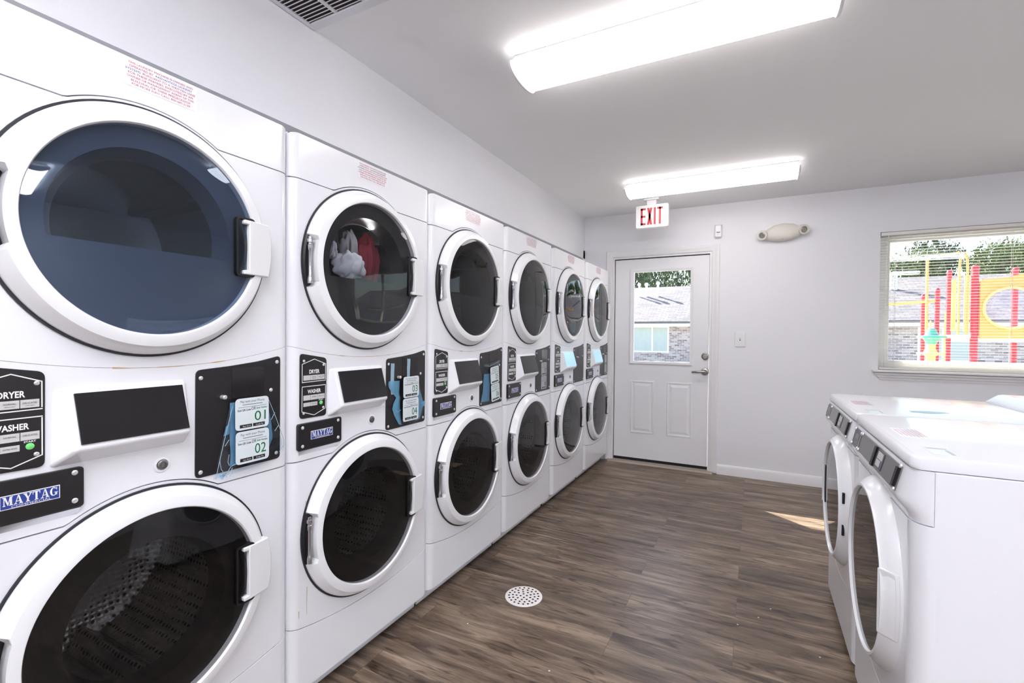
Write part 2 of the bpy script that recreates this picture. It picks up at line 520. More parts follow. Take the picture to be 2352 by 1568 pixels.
def make_door(root, name, cz, rr=RR, rg=RG, cu=CU, side=1, gmat='glass_dryer', dshape=True, deep=0.0, bezel='bezel', hinge=True, drum=True):
    """round porthole door; side = +1: handle towards larger u"""
    d = deep
    prof = [(rr, -0.004), (rr, 0.009 + d), (rr - 0.0015, 0.0125 + d), (rr - 0.0175, 0.0365 + d), (rr - 0.0195, 0.0385 + d), (rr - 0.0225, 0.0393 + d), (rg + 0.004, 0.0440 + d), (rg + 0.0015, 0.0438 + d), (rg, 0.042 + d), (rg - 0.002, 0.036 + d), (rg - 0.003, 0.02 + d)]
    mb = MB()
    ha = PI if side > 0 else 0.0
    half = math.asin(0.082 / rr)
    rn = rg + 0.021
    base = ring(cu, cz)
    def put(a, r, h):
        if hinge:
            dd = (a - ha + PI) % (2 * PI) - PI
            if abs(dd) < half and r > rn: r = rn
        return base(a, r, h)
    mb.lathe(prof, put, 144)
    door = mb.obj(name, M['rim'], root, angle=24)
    # glass
    mb = MB()
    gp = [(rg - 0.001, 0.037 + d), (rg * 0.85, 0.0405 + d), (rg * 0.6, 0.0425 + d), (rg * 0.3, 0.0435 + d), (0.002, 0.044 + d)]
    mb.lathe(gp, base, 96, cap1=True)
    mb.obj('glass', M[gmat], door)
    # inner bezel with D or round opening
    mb = MB()
    if dshape:
        r, zb = 0.186, -0.04
        aa = math.asin(zb / r)
        hole = [(cu - 0.012 + r * math.cos(aa + (PI - 2 * aa) * i / 40), cz + r * math.sin(aa + (PI - 2 * aa) * i / 40)) for i in range(41)]
        hole = rounded(hole, 0.0)[::6] if False else hole
    else:
        hole = circle(cu - 0.005, cz, 0.168, 56)
    mb.tess([circle(cu, cz, rg - 0.002, 72), hole], lambda a, b: (0.022 + d, a, b))
    k = len(hole)
    for i in range(k):
        (a0, b0), (a1, b1) = hole[i], hole[(i + 1) % k]
        def inn(a, b, t): return (cu + (a - cu) * t, cz + (b - cz) * t)
        c0, c1 = inn(a0, b0, 0.93), inn(a1, b1, 0.93)
        mb.face([(0.022 + d, a0, b0), (0.022 + d, a1, b1), (-0.035, c1[0], c1[1]), (-0.035, c0[0], c0[1])])
    mb.obj('inner_bezel', M[bezel], door, angle=30)
    # handle: recess and grip
    hz = 0.076
    s = side
    u0 = cu + s * 0.183; u1 = cu + s * 0.228
    lo, hi = min(u0, u1), max(u0, u1)
    mb = MB()
    outer = rounded(rect(lo - 0.004, hi + 0.004, cz - hz - 0.004, cz + hz + 0.004), 0.012, 4)
    inner = rounded(rect(lo + 0.001, hi - 0.001, cz - hz + 0.001, cz + hz - 0.001), 0.009, 4)
    n = len(outer)
    for i in range(n):
        j = (i + 1) % n
        mb.face([F(*outer[i], 0.046 + d), F(*outer[j], 0.046 + d), F(*inner[j], 0.046 + d), F(*inner[i], 0.046 + d)])
        mb.face([F(*outer[i], 0.046 + d), F(*outer[j], 0.046 + d), F(*outer[j], 0.03 + d), F(*outer[i], 0.03 + d)])
        mb.face([F(*inner[i], 0.046 + d), F(*inner[j], 0.046 + d), F(*inner[j], 0.026 + d), F(*inner[i], 0.026 + d)])
    mb.face([F(*p, 0.026 + d) for p in inner])
    rec = mb.obj('handle_recess', M['blackmatte'], door, angle=30)
    mb = MB()
    path = [(0.030 + d + 0.006 * math.sin(PI * t), cu + s * (0.198 + 0.012 * math.sin(PI * t)), cz - hz + 2 * hz * t) for t in [i / 10 for i in range(11)]]
    mb.tube(path, 0.0055, 8)
    mb.obj('handle_bar', M['darkgrey'], rec)
    mb = MB()
    gu = cu + s * 0.212
    r2 = rr + 0.001
    am = math.asin((hz - 0.002) / r2)
    arc = [(cu + s * r2 * math.cos(-am + 2 * am * i / 12), cz + r2 * math.sin(-am + 2 * am * i / 12)) for i in range(13)]
    poly = [(gu, cz - hz + 0.002)] + arc + [(gu, cz + hz - 0.002)]
    mb.loft([(0.018 + d, a, b) for a, b in poly], [(0.051 + d - (0.010 if abs(a - cu) > 0.25 else 0.0), a, b) for a, b in poly])
    for zz in (cz - hz + 0.002, cz + hz - 0.014):
        a0, a1 = sorted((gu - s * 0.014, gu + s * 0.004))
        mb.box(0.030 + d, 0.050 + d, a0, a1, zz, zz + 0.012)
    mb.obj('handle', M['grip'], door, bevel=0.003, seg=2)
    if hinge:
        mb = MB()
        mb.lathe([(rn + 0.001, 0.0005), (rn + 0.001, 0.010 + d), (rr - 0.003, 0.010 + d), (rr + 0.002, 0.004), (rr + 0.002, 0.0005)], base, 12, a0=ha - half, a1=ha + half)
        br = mb.obj('hinge_bracket', M['blackmatte'], door)
        hu = cu - s * (rr - 0.0125)
        pr = [(0.002, -0.074), (0.008, -0.074), (0.0085, -0.060), (0.0065, -0.050), (0.0055, -0.046), (0.0055, 0.030), (0.0075, 0.034), (0.0080, 0.048), (0.006, 0.050), (0.006, 0.054), (0.0095, 0.056), (0.0095, 0.066), (0.006, 0.068), (0.006, 0.074), (0.001, 0.075)]
        mb = MB()
        mb.lathe(pr, lambda a, r, h: (0.022 + d + r * math.cos(a), hu + r * math.sin(a), cz + h), 16)
        mb.obj('hinge_pin', M['chrome'], br)
    return door

def make_drum(root, name, cz, m, cu=CU, fins=3, r=0.262, depth=0.48):
    mb = MB()
    prof = [(0.17, -0.036), (0.2, -0.05), (r - 0.02, -0.062), (r, -0.08), (r, -depth), (r - 0.03, -depth - 0.02), (0.1, -depth - 0.03), (0.06, -depth - 0.012), (0.004, -depth - 0.01)]
    mb.lathe(prof, ring(cu, cz), 72, cap1=True)
    o = mb.obj(name, M[m], root, angle=40)
    for i in range(fins):
        a = R(40 + 120 * i)
        mb = MB()
        pts = []
        for t in (-1, -0.6, -0.25, 0, 0.25, 0.6, 1):
            rr_ = r - 0.004 - 0.055 * math.cos(t * PI / 2) ** 1.5
            aa = a + t * 0.16
            pts.append((cu + rr_ * math.cos(aa), cz + rr_ * math.sin(aa)))
        mb.loft([(-0.09, p[0], p[1]) for p in pts], [(-depth + 0.02, p[0], p[1]) for p in pts], cap=True)
        mb.obj('drum_fin', M[m], o, angle=50)
    return o

NOTICE = [('THIS LAUNDRY MACHINE IS OWNED AND', 0), ('OPERATED BY AADVANTAGE LAUNDRY', 1), ('SYSTEMS PURSUANT TO A WRITTEN LEASE', 2), ('FOR THESE PREMISES, EXECUTED BY AN', 0), ('OWNER OR MANAGEMENT AGENT OF THIS', 0), ('BUILDING, OR THEIR PREDECESSOR', 0), ('FOR MORE INFO CALL: 800-685-2138', 0)]

def notice(root, put, a0, a1, btop, pitch, h):
    mb = MB(); mb.prism(rounded(rect(a0 - 0.004, a1 + 0.004, btop - 7 * pitch - 0.003, btop + 0.003), 0.004), h, h + 0.0004, put)
    st = mb.obj('notice_sticker', M['enamel2'], root, smooth=False)
    red, blue, blue2 = MB(), MB(), MB()
    wid = (a1 - a0)
    ws = [1.0, .97, 1.08, 1.0, 1.03, .92, .9]
    ca = (a0 + a1) / 2
    for i, (s, k) in enumerate(NOTICE):
        b = btop - (i + 1) * pitch + pitch * 0.2
        w = wid * ws[i] / 1.08
        if k == 0:
            put_text(red, s, ca, b, pitch * 0.62, put, h + 0.0008, width=w)
        elif k == 1:
            put_text(red, 'OPERATED BY', ca - w / 2, b, pitch * .62, put, h + 0.0008, 'l', width=w * .36)
            put_text(blue, 'AADVANTAGE LAUNDRY', ca + w / 2, b, pitch * .62, put, h + 0.0008, 'r', width=w * .61)
        else:
            put_text(blue2, 'SYSTEMS', ca - w / 2, b, pitch * .62, put, h + 0.0008, 'l', width=w * .20)
            put_text(red, 'PURSUANT TO A WRITTEN LEASE', ca + w / 2, b, pitch * .62, put, h + 0.0008, 'r', width=w * .77)
    red.obj('red_lettering', M['redink'], st, smooth=False); blue.obj('blue_lettering', M['blueink'], st, smooth=False); blue2.obj('blue_lettering', M['blueink'], st, smooth=False)
    return st

def number_card(parent, num, u0, u1, z0, z1, x, rot=0.0, piv=None, m='card', fine=True):
    """rounded card: pay text on top, number and two black badges below"""
    piv = piv or ((u0 + u1) / 2, z0)
    w, hgt = u1 - u0, z1 - z0
    def put(a, b, h):
        pa, pb = piv
        return (h, pa + (a - pa) * math.cos(rot) - (b - pb) * math.sin(rot), pb + (a - pa) * math.sin(rot) + (b - pb) * math.cos(rot))
    mb = MB(); mb.prism(rounded(rect(u0, u1, z0, z1), 0.012, 5), x, x + 0.0012, put)
    c = mb.obj('number_card', M[m], parent)
    h = x + 0.0017
    k, g, n = MB(), MB(), MB()
    U = lambda t: u0 + w * t
    Z = lambda t: z0 + hgt * t
    put_text(g, 'Pay with your Phone', U(.5), Z(.86), hgt * .08, put, h, width=w * .72)
    g.face([put(U(.2), Z(.785), h), put(U(.8), Z(.785), h), put(U(.8), Z(.805), h), put(U(.2), Z(.805), h)])
    g.face([put(U(.08), Z(.715), h), put(U(.92), Z(.715), h), put(U(.92), Z(.725), h), put(U(.08), Z(.725), h)])
    put_text(k, 'Scan QR Code', U(.06), Z(.60), hgt * .062, put, h, 'l', width=w * .38, bold=0.012)
    put_text(k, 'OR', U(.53), Z(.60), hgt * .10, put, h, width=w * .13)
    put_text(n, 'Enter Number', U(.95), Z(.62), hgt * .055, put, h, 'r', width=w * .33, bold=0.012)
    if num:
        put_text(n if m == 'card' else k, num, U(.73), Z(.245), hgt * .32, put, h, width=w * .34)
    for a0, a1, tx in ((.12, .48, 'App Store'), (.51, .87, 'Google Play')):
        q = MB(); q.face([put(U(a0), Z(.07), h), put(U(a1), Z(.07), h), put(U(a1), Z(.17), h), put(U(a0), Z(.17), h)])
        q.obj('store_badge', M['blackink'], c, smooth=False)
        q = MB(); put_text(q, tx, U((a0 + a1) / 2 + .02), Z(.10), hgt * .04, put, h + 0.0003, width=w * .24); q.obj('badge_lettering', M['white'], c, smooth=False)
    k.obj('black_print', M['blackink'], c, smooth=False)
    g.obj('grey_print', M['greyink'], c, smooth=False)
    n.obj('green_print', M['greenink'], c, smooth=False)
    return c

def make_tower():
    root = thing('stacked_washer_dryer', 'x', 'washer dryer')
    # cabinet shell (open to the front, dark inside)
    mb = MB()
    x0, x1, y0, y1, z0, z1 = -0.70, -0.018, 0.003, W - 0.003, 0.092, ZT - 0.002
    for q in (((x0, y0, z0), (x1, y0, z0), (x1, y0, z1), (x0, y0, z1)), ((x0, y1, z0), (x1, y1, z0), (x1, y1, z1), (x0, y1, z1)), ((x0, y0, z0), (x0, y1, z0), (x0, y1, z1), (x0, y0, z1)), ((x0, y0, z0), (x1, y0, z0), (x1, y1, z0), (x0, y1, z0)), ((x0, y0, z1), (x1, y0, z1), (x1, y1, z1), (x0, y1, z1))):
        mb.face(q)
    mb.obj('cabinet', M['enamel'], root)
    g = 0.0016
    # header panel above the dryer door
    front_panel(lambda u: ZT - 0.012 * (1 - math.sqrt(max(0, 1 - max(0, (0.03 - min(u, W - u)) / 0.03) ** 2))), notch(ZC + g, ZD, RR + 0.0145), marks=[CU + (RR + 0.0145) * math.cos(a) for a in (0.6, 1.0, 1.57, 2.1, 2.5)]).obj('header_panel', M['enamel'], root, bevel=0.006, seg=3)
    front_panel(notch(ZC - g, ZD, RR + 0.012), lambda u: split(u) + 0.0004, [circle(CU, ZD, RR - 0.01, 88)]).obj('dryer_front', M['enamel'], root, bevel=0.003)
    con = front_panel(lambda u: split(u) - 0.0004, notch(ZK + g, ZW, RR + 0.0145)).obj('console', M['enamel'], root, bevel=0.004, seg=3)
    front_panel(notch(ZK - g, ZW, RR + 0.012), lambda u: kick(u) + g, [circle(CU, ZW, RR - 0.01, 88)]).obj('washer_front', M['enamel'], root, bevel=0.003)
    front_panel(lambda u: kick(u) - g, lambda u: ZB).obj('kick_panel', M['enamel'], root, bevel=0.005, seg=3)
    mb = MB(); mb.box(-0.66, -0.072, 0.006, W - 0.006, 0.010, 0.098); mb.obj('toe_kick', M['toe'], root, bevel=0.003)
    for fx in (-0.6, -0.11):
        for fy in (0.05, W - 0.05):
            mb = MB(); mb.lathe([(0.018, 0.0), (0.018, 0.008), (0.008, 0.012), (0.008, 0.03)], lambda a, r, h: (fx + r * math.cos(a), fy + r * math.sin(a), h), 16, cap0=True, cap1=True)
            mb.obj('foot', M['rubber'], root)
    # handling recesses at the upright edges of the header
    mb = MB(); mb.lathe([(0.0165, 0), (0.015, 0.004), (0.002, 0.008)], lambda a, r, h: (-0.016 + h * 0.8 + 0.4 * r * math.cos(a), 0.010 + r * 0.5 * math.cos(a), 1.772 + r * math.sin(a)), 20)
    mb.obj('edge_clip', M['toe'], root)
    # doors and drums
    for nm, cz in (('dryer_door', ZD), ('washer_door', ZW)):
        mb = MB(); mb.lathe([(RR + 0.0005, 0.001), (RR + 0.001, 0.0045), (RR + 0.0055, 0.0045), (RR + 0.006, 0.0005)], ring(CU, cz), 96)
        mb.obj('door_gap_ring', M['darkgrey'], root)  # dark ring stands in for the shaded gap around the rim
    make_door(root, 'dryer_door', ZD)
    make_door(root, 'washer_door', ZW, gmat='glass_washer', dshape=False, bezel='bezeldark')
    make_drum(root, 'dryer_drum', ZD, 'drum')
    make_drum(root, 'washer_drum', ZW, 'drumperf')
    # screen hood
    mb = MB()
    base = [(-0.002, 0.140, 0.957), (-0.002, 0.402, 0.961), (-0.002, 0.404, 1.124), (-0.002, 0.144, 1.124)]
    topl = [(0.041, 0.171, 0.992), (0.041, 0.394, 0.994), (0.008, 0.396, 1.115), (0.008, 0.170, 1.115)]
    mb.loft(base, topl)
    hood = mb.obj('screen_hood', M['enamel2'], con, bevel=0.009, seg=4, lim=15)
    def onhood(u, t, h):
        # u, t along the tilted face from its lower to its upper edge
        p0, p1 = Vector((0.041, 0, 0.993)), Vector((0.008, 0, 1.113))
        n = Vector((p1.z - p0.z, 0, -(p1.x - p0.x))).normalized()
        p = p0.lerp(p1, t) + n * h
        return (p.x, u, p.z)
    mb = MB()
    mb.prism(rounded([(0.1805, 0.09), (0.391, 0.09), (0.389, 0.965), (0.1785, 0.965)], 0.004, 3), -0.004, 0.0035, lambda a, b, h: onhood(a, b, h))
    mb.obj('screen', M['blackgloss'], root, bevel=0.0022)
    # instruction plate
    mb = MB()
    pl = rounded([(0.032, 0.968), (0.136, 0.966), (0.137, 1.158), (0.033, 1.176)], 0.013)
    mb.prism(pl, -0.001, 0.003, F)
    ip = mb.obj('instruction_plate', M['black'], root, bevel=0.0012)
    x = 0.0036
    def line(mbx, pts, w=0.0022):
        for (a0, b0), (a1, b1) in zip(pts, pts[1:]):
            d = Vector((a1 - a0, b1 - b0)).normalized(); n = Vector((-d.y, d.x)) * w / 2; e = d * w * .45
            mbx.face([F(a0 - e.x + n.x, b0 - e.y + n.y, x), F(a1 + e.x + n.x, b1 + e.y + n.y, x), F(a1 + e.x - n.x, b1 + e.y - n.y, x), F(a0 - e.x - n.x, b0 - e.y - n.y, x)])
    mb = MB()
    line(mb, [(0.040, 1.086), (0.040, 1.141), (0.087, 1.156), (0.1315, 1.139), (0.1315, 1.088)])
    line(mb, [(0.040, 1.083), (0.1315, 1.084)])
    line(mb, [(0.040, 1.069), (0.1315, 1.069)])
    line(mb, [(0.040, 1.066), (0.039, 0.990), (0.086, 0.974), (0.1315, 0.991), (0.1315, 1.066)])
    mb.obj('hexagon_outline', M['white'], ip, smooth=False)
    for args, kw in ((('DRYER', 0.087, 1.110, 0.0125), 0.040), (('WASHER', 0.0865, 1.0465, 0.0120), 0.052), (('START', 0.1135, 1.0195, 0.0035), 0.018)):
        mb = MB(); put_text(mb, *args, F, x, width=kw, bold=0.03); mb.obj('lettering', M['white'], ip, smooth=False)
    bts = [(0.045, 0.0705, 1.0885, 1.1045), (0.0718, 0.0985, 1.0885, 1.1045), (0.0998, 0.1275, 1.0885, 1.1045), (0.045, 0.0705, 1.0245, 1.0405), (0.0718, 0.0985, 1.0245, 1.0405), (0.0998, 0.1275, 1.0245, 1.0405), (0.045, 0.0705, 1.005, 1.017), (0.0718, 0.0985, 1.005, 1.017)]
    for i, q in enumerate(bts):
        tx = MB()
        mb = MB(); mb.prism(rect(*q), 0.003, 0.0042, F); mb.obj('selector_button', M['button'], ip)
        ca, cb = (q[0] + q[1]) / 2, (q[2] + q[3]) / 2
        if i % 3 == 1 and i < 6: put_text(tx, 'NORMAL', ca, cb, 0.0034, F, 0.0047, width=0.018)
        elif i % 3 == 2 and i < 6: put_text(tx, 'DELICATES', ca, cb, 0.0034, F, 0.0047, width=0.021)
        elif i == 7: put_text(tx, 'EXTRA RINSE', ca, cb - .001, 0.003, F, 0.0047, width=0.020)
        if i == 1: put_text(tx, 'MEDIUM HEAT', ca, cb - .0045, 0.002, F, 0.0047, width=0.015)
        if i == 2: put_text(tx, 'LOW HEAT', ca, cb - .0045, 0.002, F, 0.0047, width=0.013)
        if len(tx.bm.faces): tx.obj('button_lettering', M['blackink'], ip, smooth=False)
    mb = MB(); mb.lathe([(0.0065, 0), (0.0065, 0.0012), (0.0055, 0.0018)], lambda a, r, h: (0.003 + h, 0.1135 + r * math.cos(a), 1.0115 + r * math.sin(a)), 20, cap1=True)
    mb.obj('start_button', M['greenbutton'], ip)
    screws(ip, [(0.047, 1.151), (0.124, 1.136), (0.046, 0.984), (0.123, 0.994)], 0.003, 0.0045)
    # drawer plate with the badge
    mb = MB(); mb.prism(rounded(rect(0.021, 0.196, 0.868, 0.953), 0.008), -0.001, 0.010, F)
    dp = mb.obj('drawer_plate', M['black'], root, bevel=0.002)
    mb = MB(); mb.loft([(0.0, 0.030, 0.852), (0.0, 0.186, 0.852), (0.008, 0.192, 0.867), (0.008, 0.025, 0.867)], [(-0.012, 0.034, 0.856), (-0.012, 0.182, 0.856), (-0.012, 0.190, 0.868), (-0.012, 0.027, 0.868)])
    mb.obj('drawer_lip', M['chrome'], dp)
    mb = MB(); mb.prism(rect(0.068, 0.156, 0.8975, 0.9245), 0.010, 0.0112, F)
    bd = mb.obj('badge', M['white'], dp, smooth=False)
    mb = MB(); mb.prism(rect(0.0695, 0.1545, 0.8990, 0.9230), 0.0112, 0.0116, F); mb.obj('badge_field', M['logoblue'], bd, smooth=False)
    mb = MB(); serif_word(mb, 0.0715, 0.1525, 0.9050, 0.9222, F, 0.0121)
    put_text(mb, 'COMMERCIAL', 0.113, 0.8996, 0.0043, F, 0.0121, width=0.058)
    mb.obj('badge_lettering', M['white'], bd, smooth=False)
    screws(dp, [(0.037, 0.940), (0.180, 0.943), (0.037, 0.881), (0.180, 0.884)], 0.010, 0.0055)
    # key lock
    mb = MB(); mb.lathe([(0.019, 0), (0.018, 0.002), (0.0135, 0.003), (0.0125, 0.001)], ring(0.349, 0.918), 24); kl = mb.obj('lock_collar', M['enamel2'], root)
    mb = MB(); mb.lathe([(0.0115, -0.001), (0.0115, 0.004), (0.009, 0.0055), (0.007, 0.0055), (0.0065, 0.003), (0.004, 0.003), (0.004, 0.005)], ring(0.349, 0.918), 24, cap1=True); mb.obj('lock_cylinder', M['steel'], kl)
    # payment plate
    mb = MB(); mb.prism(rounded([(0.424, 0.862), (0.668, 0.862), (0.669, 1.172), (0.600, 1.158), (0.520, 1.149), (0.426, 1.142)], 0.014), -0.001, 0.003, F)
    pp = mb.obj('payment_plate', M['black'], root, bevel=0.001)
    mb = MB(); mb.prism(rect(0.519, 0.615, 1.052, 1.142), 0.002, 0.0038, F); mb.obj('reader_cover', M['blackgloss'], pp)
    screws(pp, [(0.438, 1.121), (0.657, 1.153), (0.437, 0.876), (0.655, 0.880), (0.637, 1.071)], 0.003, 0.0055)
    mb = MB(); mb.lathe([(0.006, 0), (0.006, 0.014), (0.004, 0.016)], lambda a, r, h: (0.003 + h, 0.493 + r * math.cos(a), 1.066 + r * math.sin(a)), 14, cap1=True); mb.obj('stud', M['screw'], pp)
    notice(root, F, 0.276, 0.426, 1.860, 0.0078, 0.0002)
    return root

roots = [0.297, 1.0025, 1.708, 2.416, 3.146, 3.872]
LBL = [
    'white stacked washer dryer nearest the ceiling vent, number cards 01 and 02 on its console',
    'white stacked washer dryer with red and white laundry, cards 03 and 04 on its console',
    'white stacked washer dryer with a tilted card 05 in a plastic bag on its console',
    'white stacked washer dryer with dark screen and two unbagged grey number cards',
    'white stacked washer dryer with pale blue screen and bare black payment plate',
    'white stacked washer dryer standing last in the row beside the exit door',
]
towers = []
t0 = make_tower()
for i, y in enumerate(roots):
    t = t0 if i == 0 else copy_tree(t0)
    t.location = (0, y, 0)
    tag(t, LBL[i], 'washer dryer', 'stacked washer dryers along the wall')
    towers.append(t)
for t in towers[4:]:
    s = find(t, 'screen'); s.data = s.data.copy(); s.data.materials[0] = M['screenblue']; s['label'] = 'pale blue console screen'
remove_tree(find(towers[2], 'stud'))
# the second dryer has clear glass over its laundry
gl = find(find(towers[1], 'dryer_door'), 'glass'); gl.data = gl.data.copy(); gl.data.materials[0] = M['glass_clear']
g0 = find(find(towers[0], 'dryer_door'), 'glass'); g0.data = g0.data.copy(); g0.data.materials[0] = M['glass_blue']
dd = find(find(towers[1], 'dryer_door'), 'inner_bezel'); dd.data = dd.data.copy(); dd.data.materials[0] = M['bezeldark']
for t in towers[2:]:
    dd = find(find(t, 'dryer_door'), 'inner_bezel'); dd.data = dd.data.copy(); dd.data.materials[0] = M['bezeldark']
# cards stuck straight on the payment plate
for ti, nums, (a0, a1) in ((3, ('07', '08'), (0.515, 0.605)), (5, (None, None), (0.565, 0.640))):
    pp = find(towers[ti], 'payment_plate')
    for num, (b0, b1) in zip(nums, ((0.966, 1.055), (0.874, 0.963))):
        c = number_card(pp, num, a0, a1, b0, b1, 0.0032, m='cardgrey')
# rust along the seam under the second and third dryer doors
for ti, (ua, ub), kk in ((1, (0.17, 0.48), 1), (2, (0.19, 0.30), 2), (0, (0.25, 0.55), 3)):
    mb = MB()
    N = 40
    for i in range(N):
        a, b = ua + (ub - ua) * i / N, ua + (ub - ua) * (i + 1) / N
        w = lambda u: 0.0002 + 0.0024 * max(0, mnoise.noise(Vector((u * 22, kk * 3.1, 0))) + 0.05)
        mb.face([(0.0006, a, split(a) - w(a)), (0.0006, b, split(b) - w(b)), (0.0006, b, split(b) + w(b)), (0.0006, a, split(a) + w(a))])
    mb.obj('rust_stain', M['rust'], towers[ti], smooth=False)
mb = MB()
for u, z0, z1, w in ((0.062, 0.33, 0.42, 0.0016), (0.058, 0.66, 0.70, 0.002), (0.032, 0.33, 0.355, 0.002), (0.055, 0.50, 0.56, 0.0012)):
    mb.face([(0.0006, u - w, z1), (0.0006, u + w, z1), (0.0006, u + w * .5, z0), (0.0006, u - w * .5, z0)])
mb.obj('drip_stain', M['stain'], towers[1], smooth=False)

# plastic bags hung over three payment plates, each with its two number cards
def sheet(mb, left, right, n=26, k=14, x=0.007, amp=0.006, seed=0, bulge=0.008):
    """film between two edge polylines, top to bottom: lists of (u, z)"""
    def at(poly, t):
        f = t * (len(poly) - 1); i = min(int(f), len(poly) - 2); f -= i
        return (poly[i][0] * (1 - f) + poly[i + 1][0] * f, poly[i][1] * (1 - f) + poly[i + 1][1] * f)
    g = []
    for i in range(n + 1):
        l, r = at(left, i / n), at(right, i / n)
        row = []
        for j in range(k + 1):
            t = j / k
            u = l[0] * (1 - t) + r[0] * t; z = l[1] * (1 - t) + r[1] * t
            h = x + bulge * math.sin(PI * t) + amp * abs(mnoise.noise(Vector((u * 34, z * 22, seed))))
            row.append(mb.bm.verts.new((h, u, z)))
        g.append(row)
    for i in range(n):
        for j in range(k):
            mb.bm.faces.new((g[i][j], g[i][j + 1], g[i + 1][j + 1], g[i + 1][j]))

def bag(tower, label, film, blues, tapes, cards, creases=(), seed=1):
    y = tower.location.y
    mb = MB(); sheet(mb, *film, seed=seed)
    o = mb.obj('plastic_bag', M['film'], None)
    o.location = (0, y, 0)
    tag(o, label, 'plastic bag', 'plastic bags over the payment plates')
    for l, r in blues:
        mb = MB(); sheet(mb, l, r, 10, 6, x=0.006, amp=0.004, seed=seed + 5, bulge=0.003); mb.obj('blue_film', M['bluefilm'], o)
    for l, r in tapes:
        mb = MB(); sheet(mb, l, r, 6, 3, x=0.0045, amp=0.002, seed=seed + 9, bulge=0.001); mb.obj('tape_strip', M['tape'], o)
    if creases:
        for pts in creases:
            mb = MB(); mb.tube([(0.0175, a, b) for a, b in pts], 0.0008, 5); mb.obj('crease', M['tape'], o)
    for num, q, rot in cards:
        number_card(o, num, *q, 0.0205, rot=rot, piv=(0.56, 0.96))
    return o
bag(towers[0], 'clear crumpled plastic bag holding the cards 01 and 02',
    ([(0.513, 1.050), (0.502, 1.000), (0.487, 0.930), (0.466, 0.850)], [(0.616, 1.056), (0.640, 1.000), (0.672, 0.910), (0.660, 0.866)]),
    [([(0.512, 1.048), (0.511, 0.97), (0.514, 0.90), (0.512, 0.875)], [(0.532, 1.048), (0.532, 0.97), (0.534, 0.90), (0.534, 0.875)]),
     ([(0.612, 1.05), (0.613, 0.98), (0.612, 0.92), (0.61, 0.89)], [(0.619, 1.05), (0.636, 0.98), (0.640, 0.93), (0.622, 0.89)]),
     ([(0.500, 0.985), (0.494, 0.96)], [(0.516, 1.0), (0.512, 0.965)]),
     ([(0.484, 0.856), (0.488, 0.846)], [(0.504, 0.860), (0.494, 0.845)])],
    [],
    [('01', (0.518, 0.617, 0.970, 1.058), 0.0), ('02', (0.519, 0.618, 0.876, 0.966), 0.0)],
    [[(0.513, 1.04), (0.490, 0.95), (0.467, 0.852)], [(0.620, 1.045), (0.645, 0.985), (0.671, 0.915), (0.668, 0.885)], [(0.478, 0.90), (0.482, 0.875), (0.497, 0.850)], [(0.504, 0.88), (0.500, 0.89), (0.503, 0.91)], [(0.498, 0.862), (0.508, 0.876), (0.522, 0.880)], [(0.628, 0.985), (0.640, 1.005)], [(0.640, 0.95), (0.652, 0.965)], [(0.492, 0.935), (0.503, 0.95)], [(0.505, 0.850), (0.512, 0.872)], [(0.655, 0.885), (0.668, 0.90)]], seed=1)
bag(towers[1], 'blue tinted plastic bag taped up behind the cards 03 and 04',
    ([(0.50, 1.055), (0.490, 0.98), (0.490, 0.90), (0.500, 0.868)], [(0.612, 1.055), (0.636, 0.99), (0.655, 0.92), (0.625, 0.868)]),
    [([(0.436, 1.054), (0.430, 1.035), (0.452, 1.01), (0.478, 0.985), (0.452, 0.95), (0.470, 0.91), (0.496, 0.875)], [(0.500, 1.052), (0.497, 1.03), (0.495, 1.00), (0.502, 0.985), (0.500, 0.95), (0.505, 0.91), (0.512, 0.870)]),
     ([(0.600, 1.045), (0.602, 0.99), (0.604, 0.93), (0.600, 0.875)], [(0.606, 1.045), (0.632, 0.99), (0.655, 0.94), (0.628, 0.878)]),
     ([(0.615, 0.945), (0.615, 0.92)], [(0.662, 0.953), (0.660, 0.93)])],
    [([(0.449, 1.124), (0.446, 1.02)], [(0.470, 1.122), (0.466, 1.02)]), ([(0.548, 1.138), (0.545, 1.06)], [(0.567, 1.137), (0.563, 1.06)]), ([(0.445, 1.054), (0.450, 1.0)], [(0.468, 1.054), (0.470, 1.0)])],
    [('03', (0.505, 0.603, 0.980, 1.066), 0.0), ('04', (0.503, 0.601, 0.884, 0.977), 0.0)],
    [[(0.462, 0.938), (0.475, 0.928), (0.495, 0.935)]], seed=7)
bag(towers[2], 'slack bluish plastic bag around the tilted cards 05 and 06',
    ([(0.455, 1.082), (0.458, 1.03), (0.445, 0.95), (0.424, 0.872)], [(0.630, 1.100), (0.622, 1.03), (0.606, 0.95), (0.594, 0.895)]),
    [([(0.460, 1.03), (0.452, 0.96), (0.432, 0.885)], [(0.535, 1.03), (0.525, 0.96), (0.520, 0.885)])],
    [],
    [('05', (0.512, 0.604, 0.975, 1.068), R(5.5)), ('06', (0.512, 0.604, 0.880, 0.972), R(5.5))],
    [[(0.455, 1.075), (0.50, 1.07), (0.62, 1.095)], [(0.61, 0.95), (0.598, 0.90)]], seed=13)

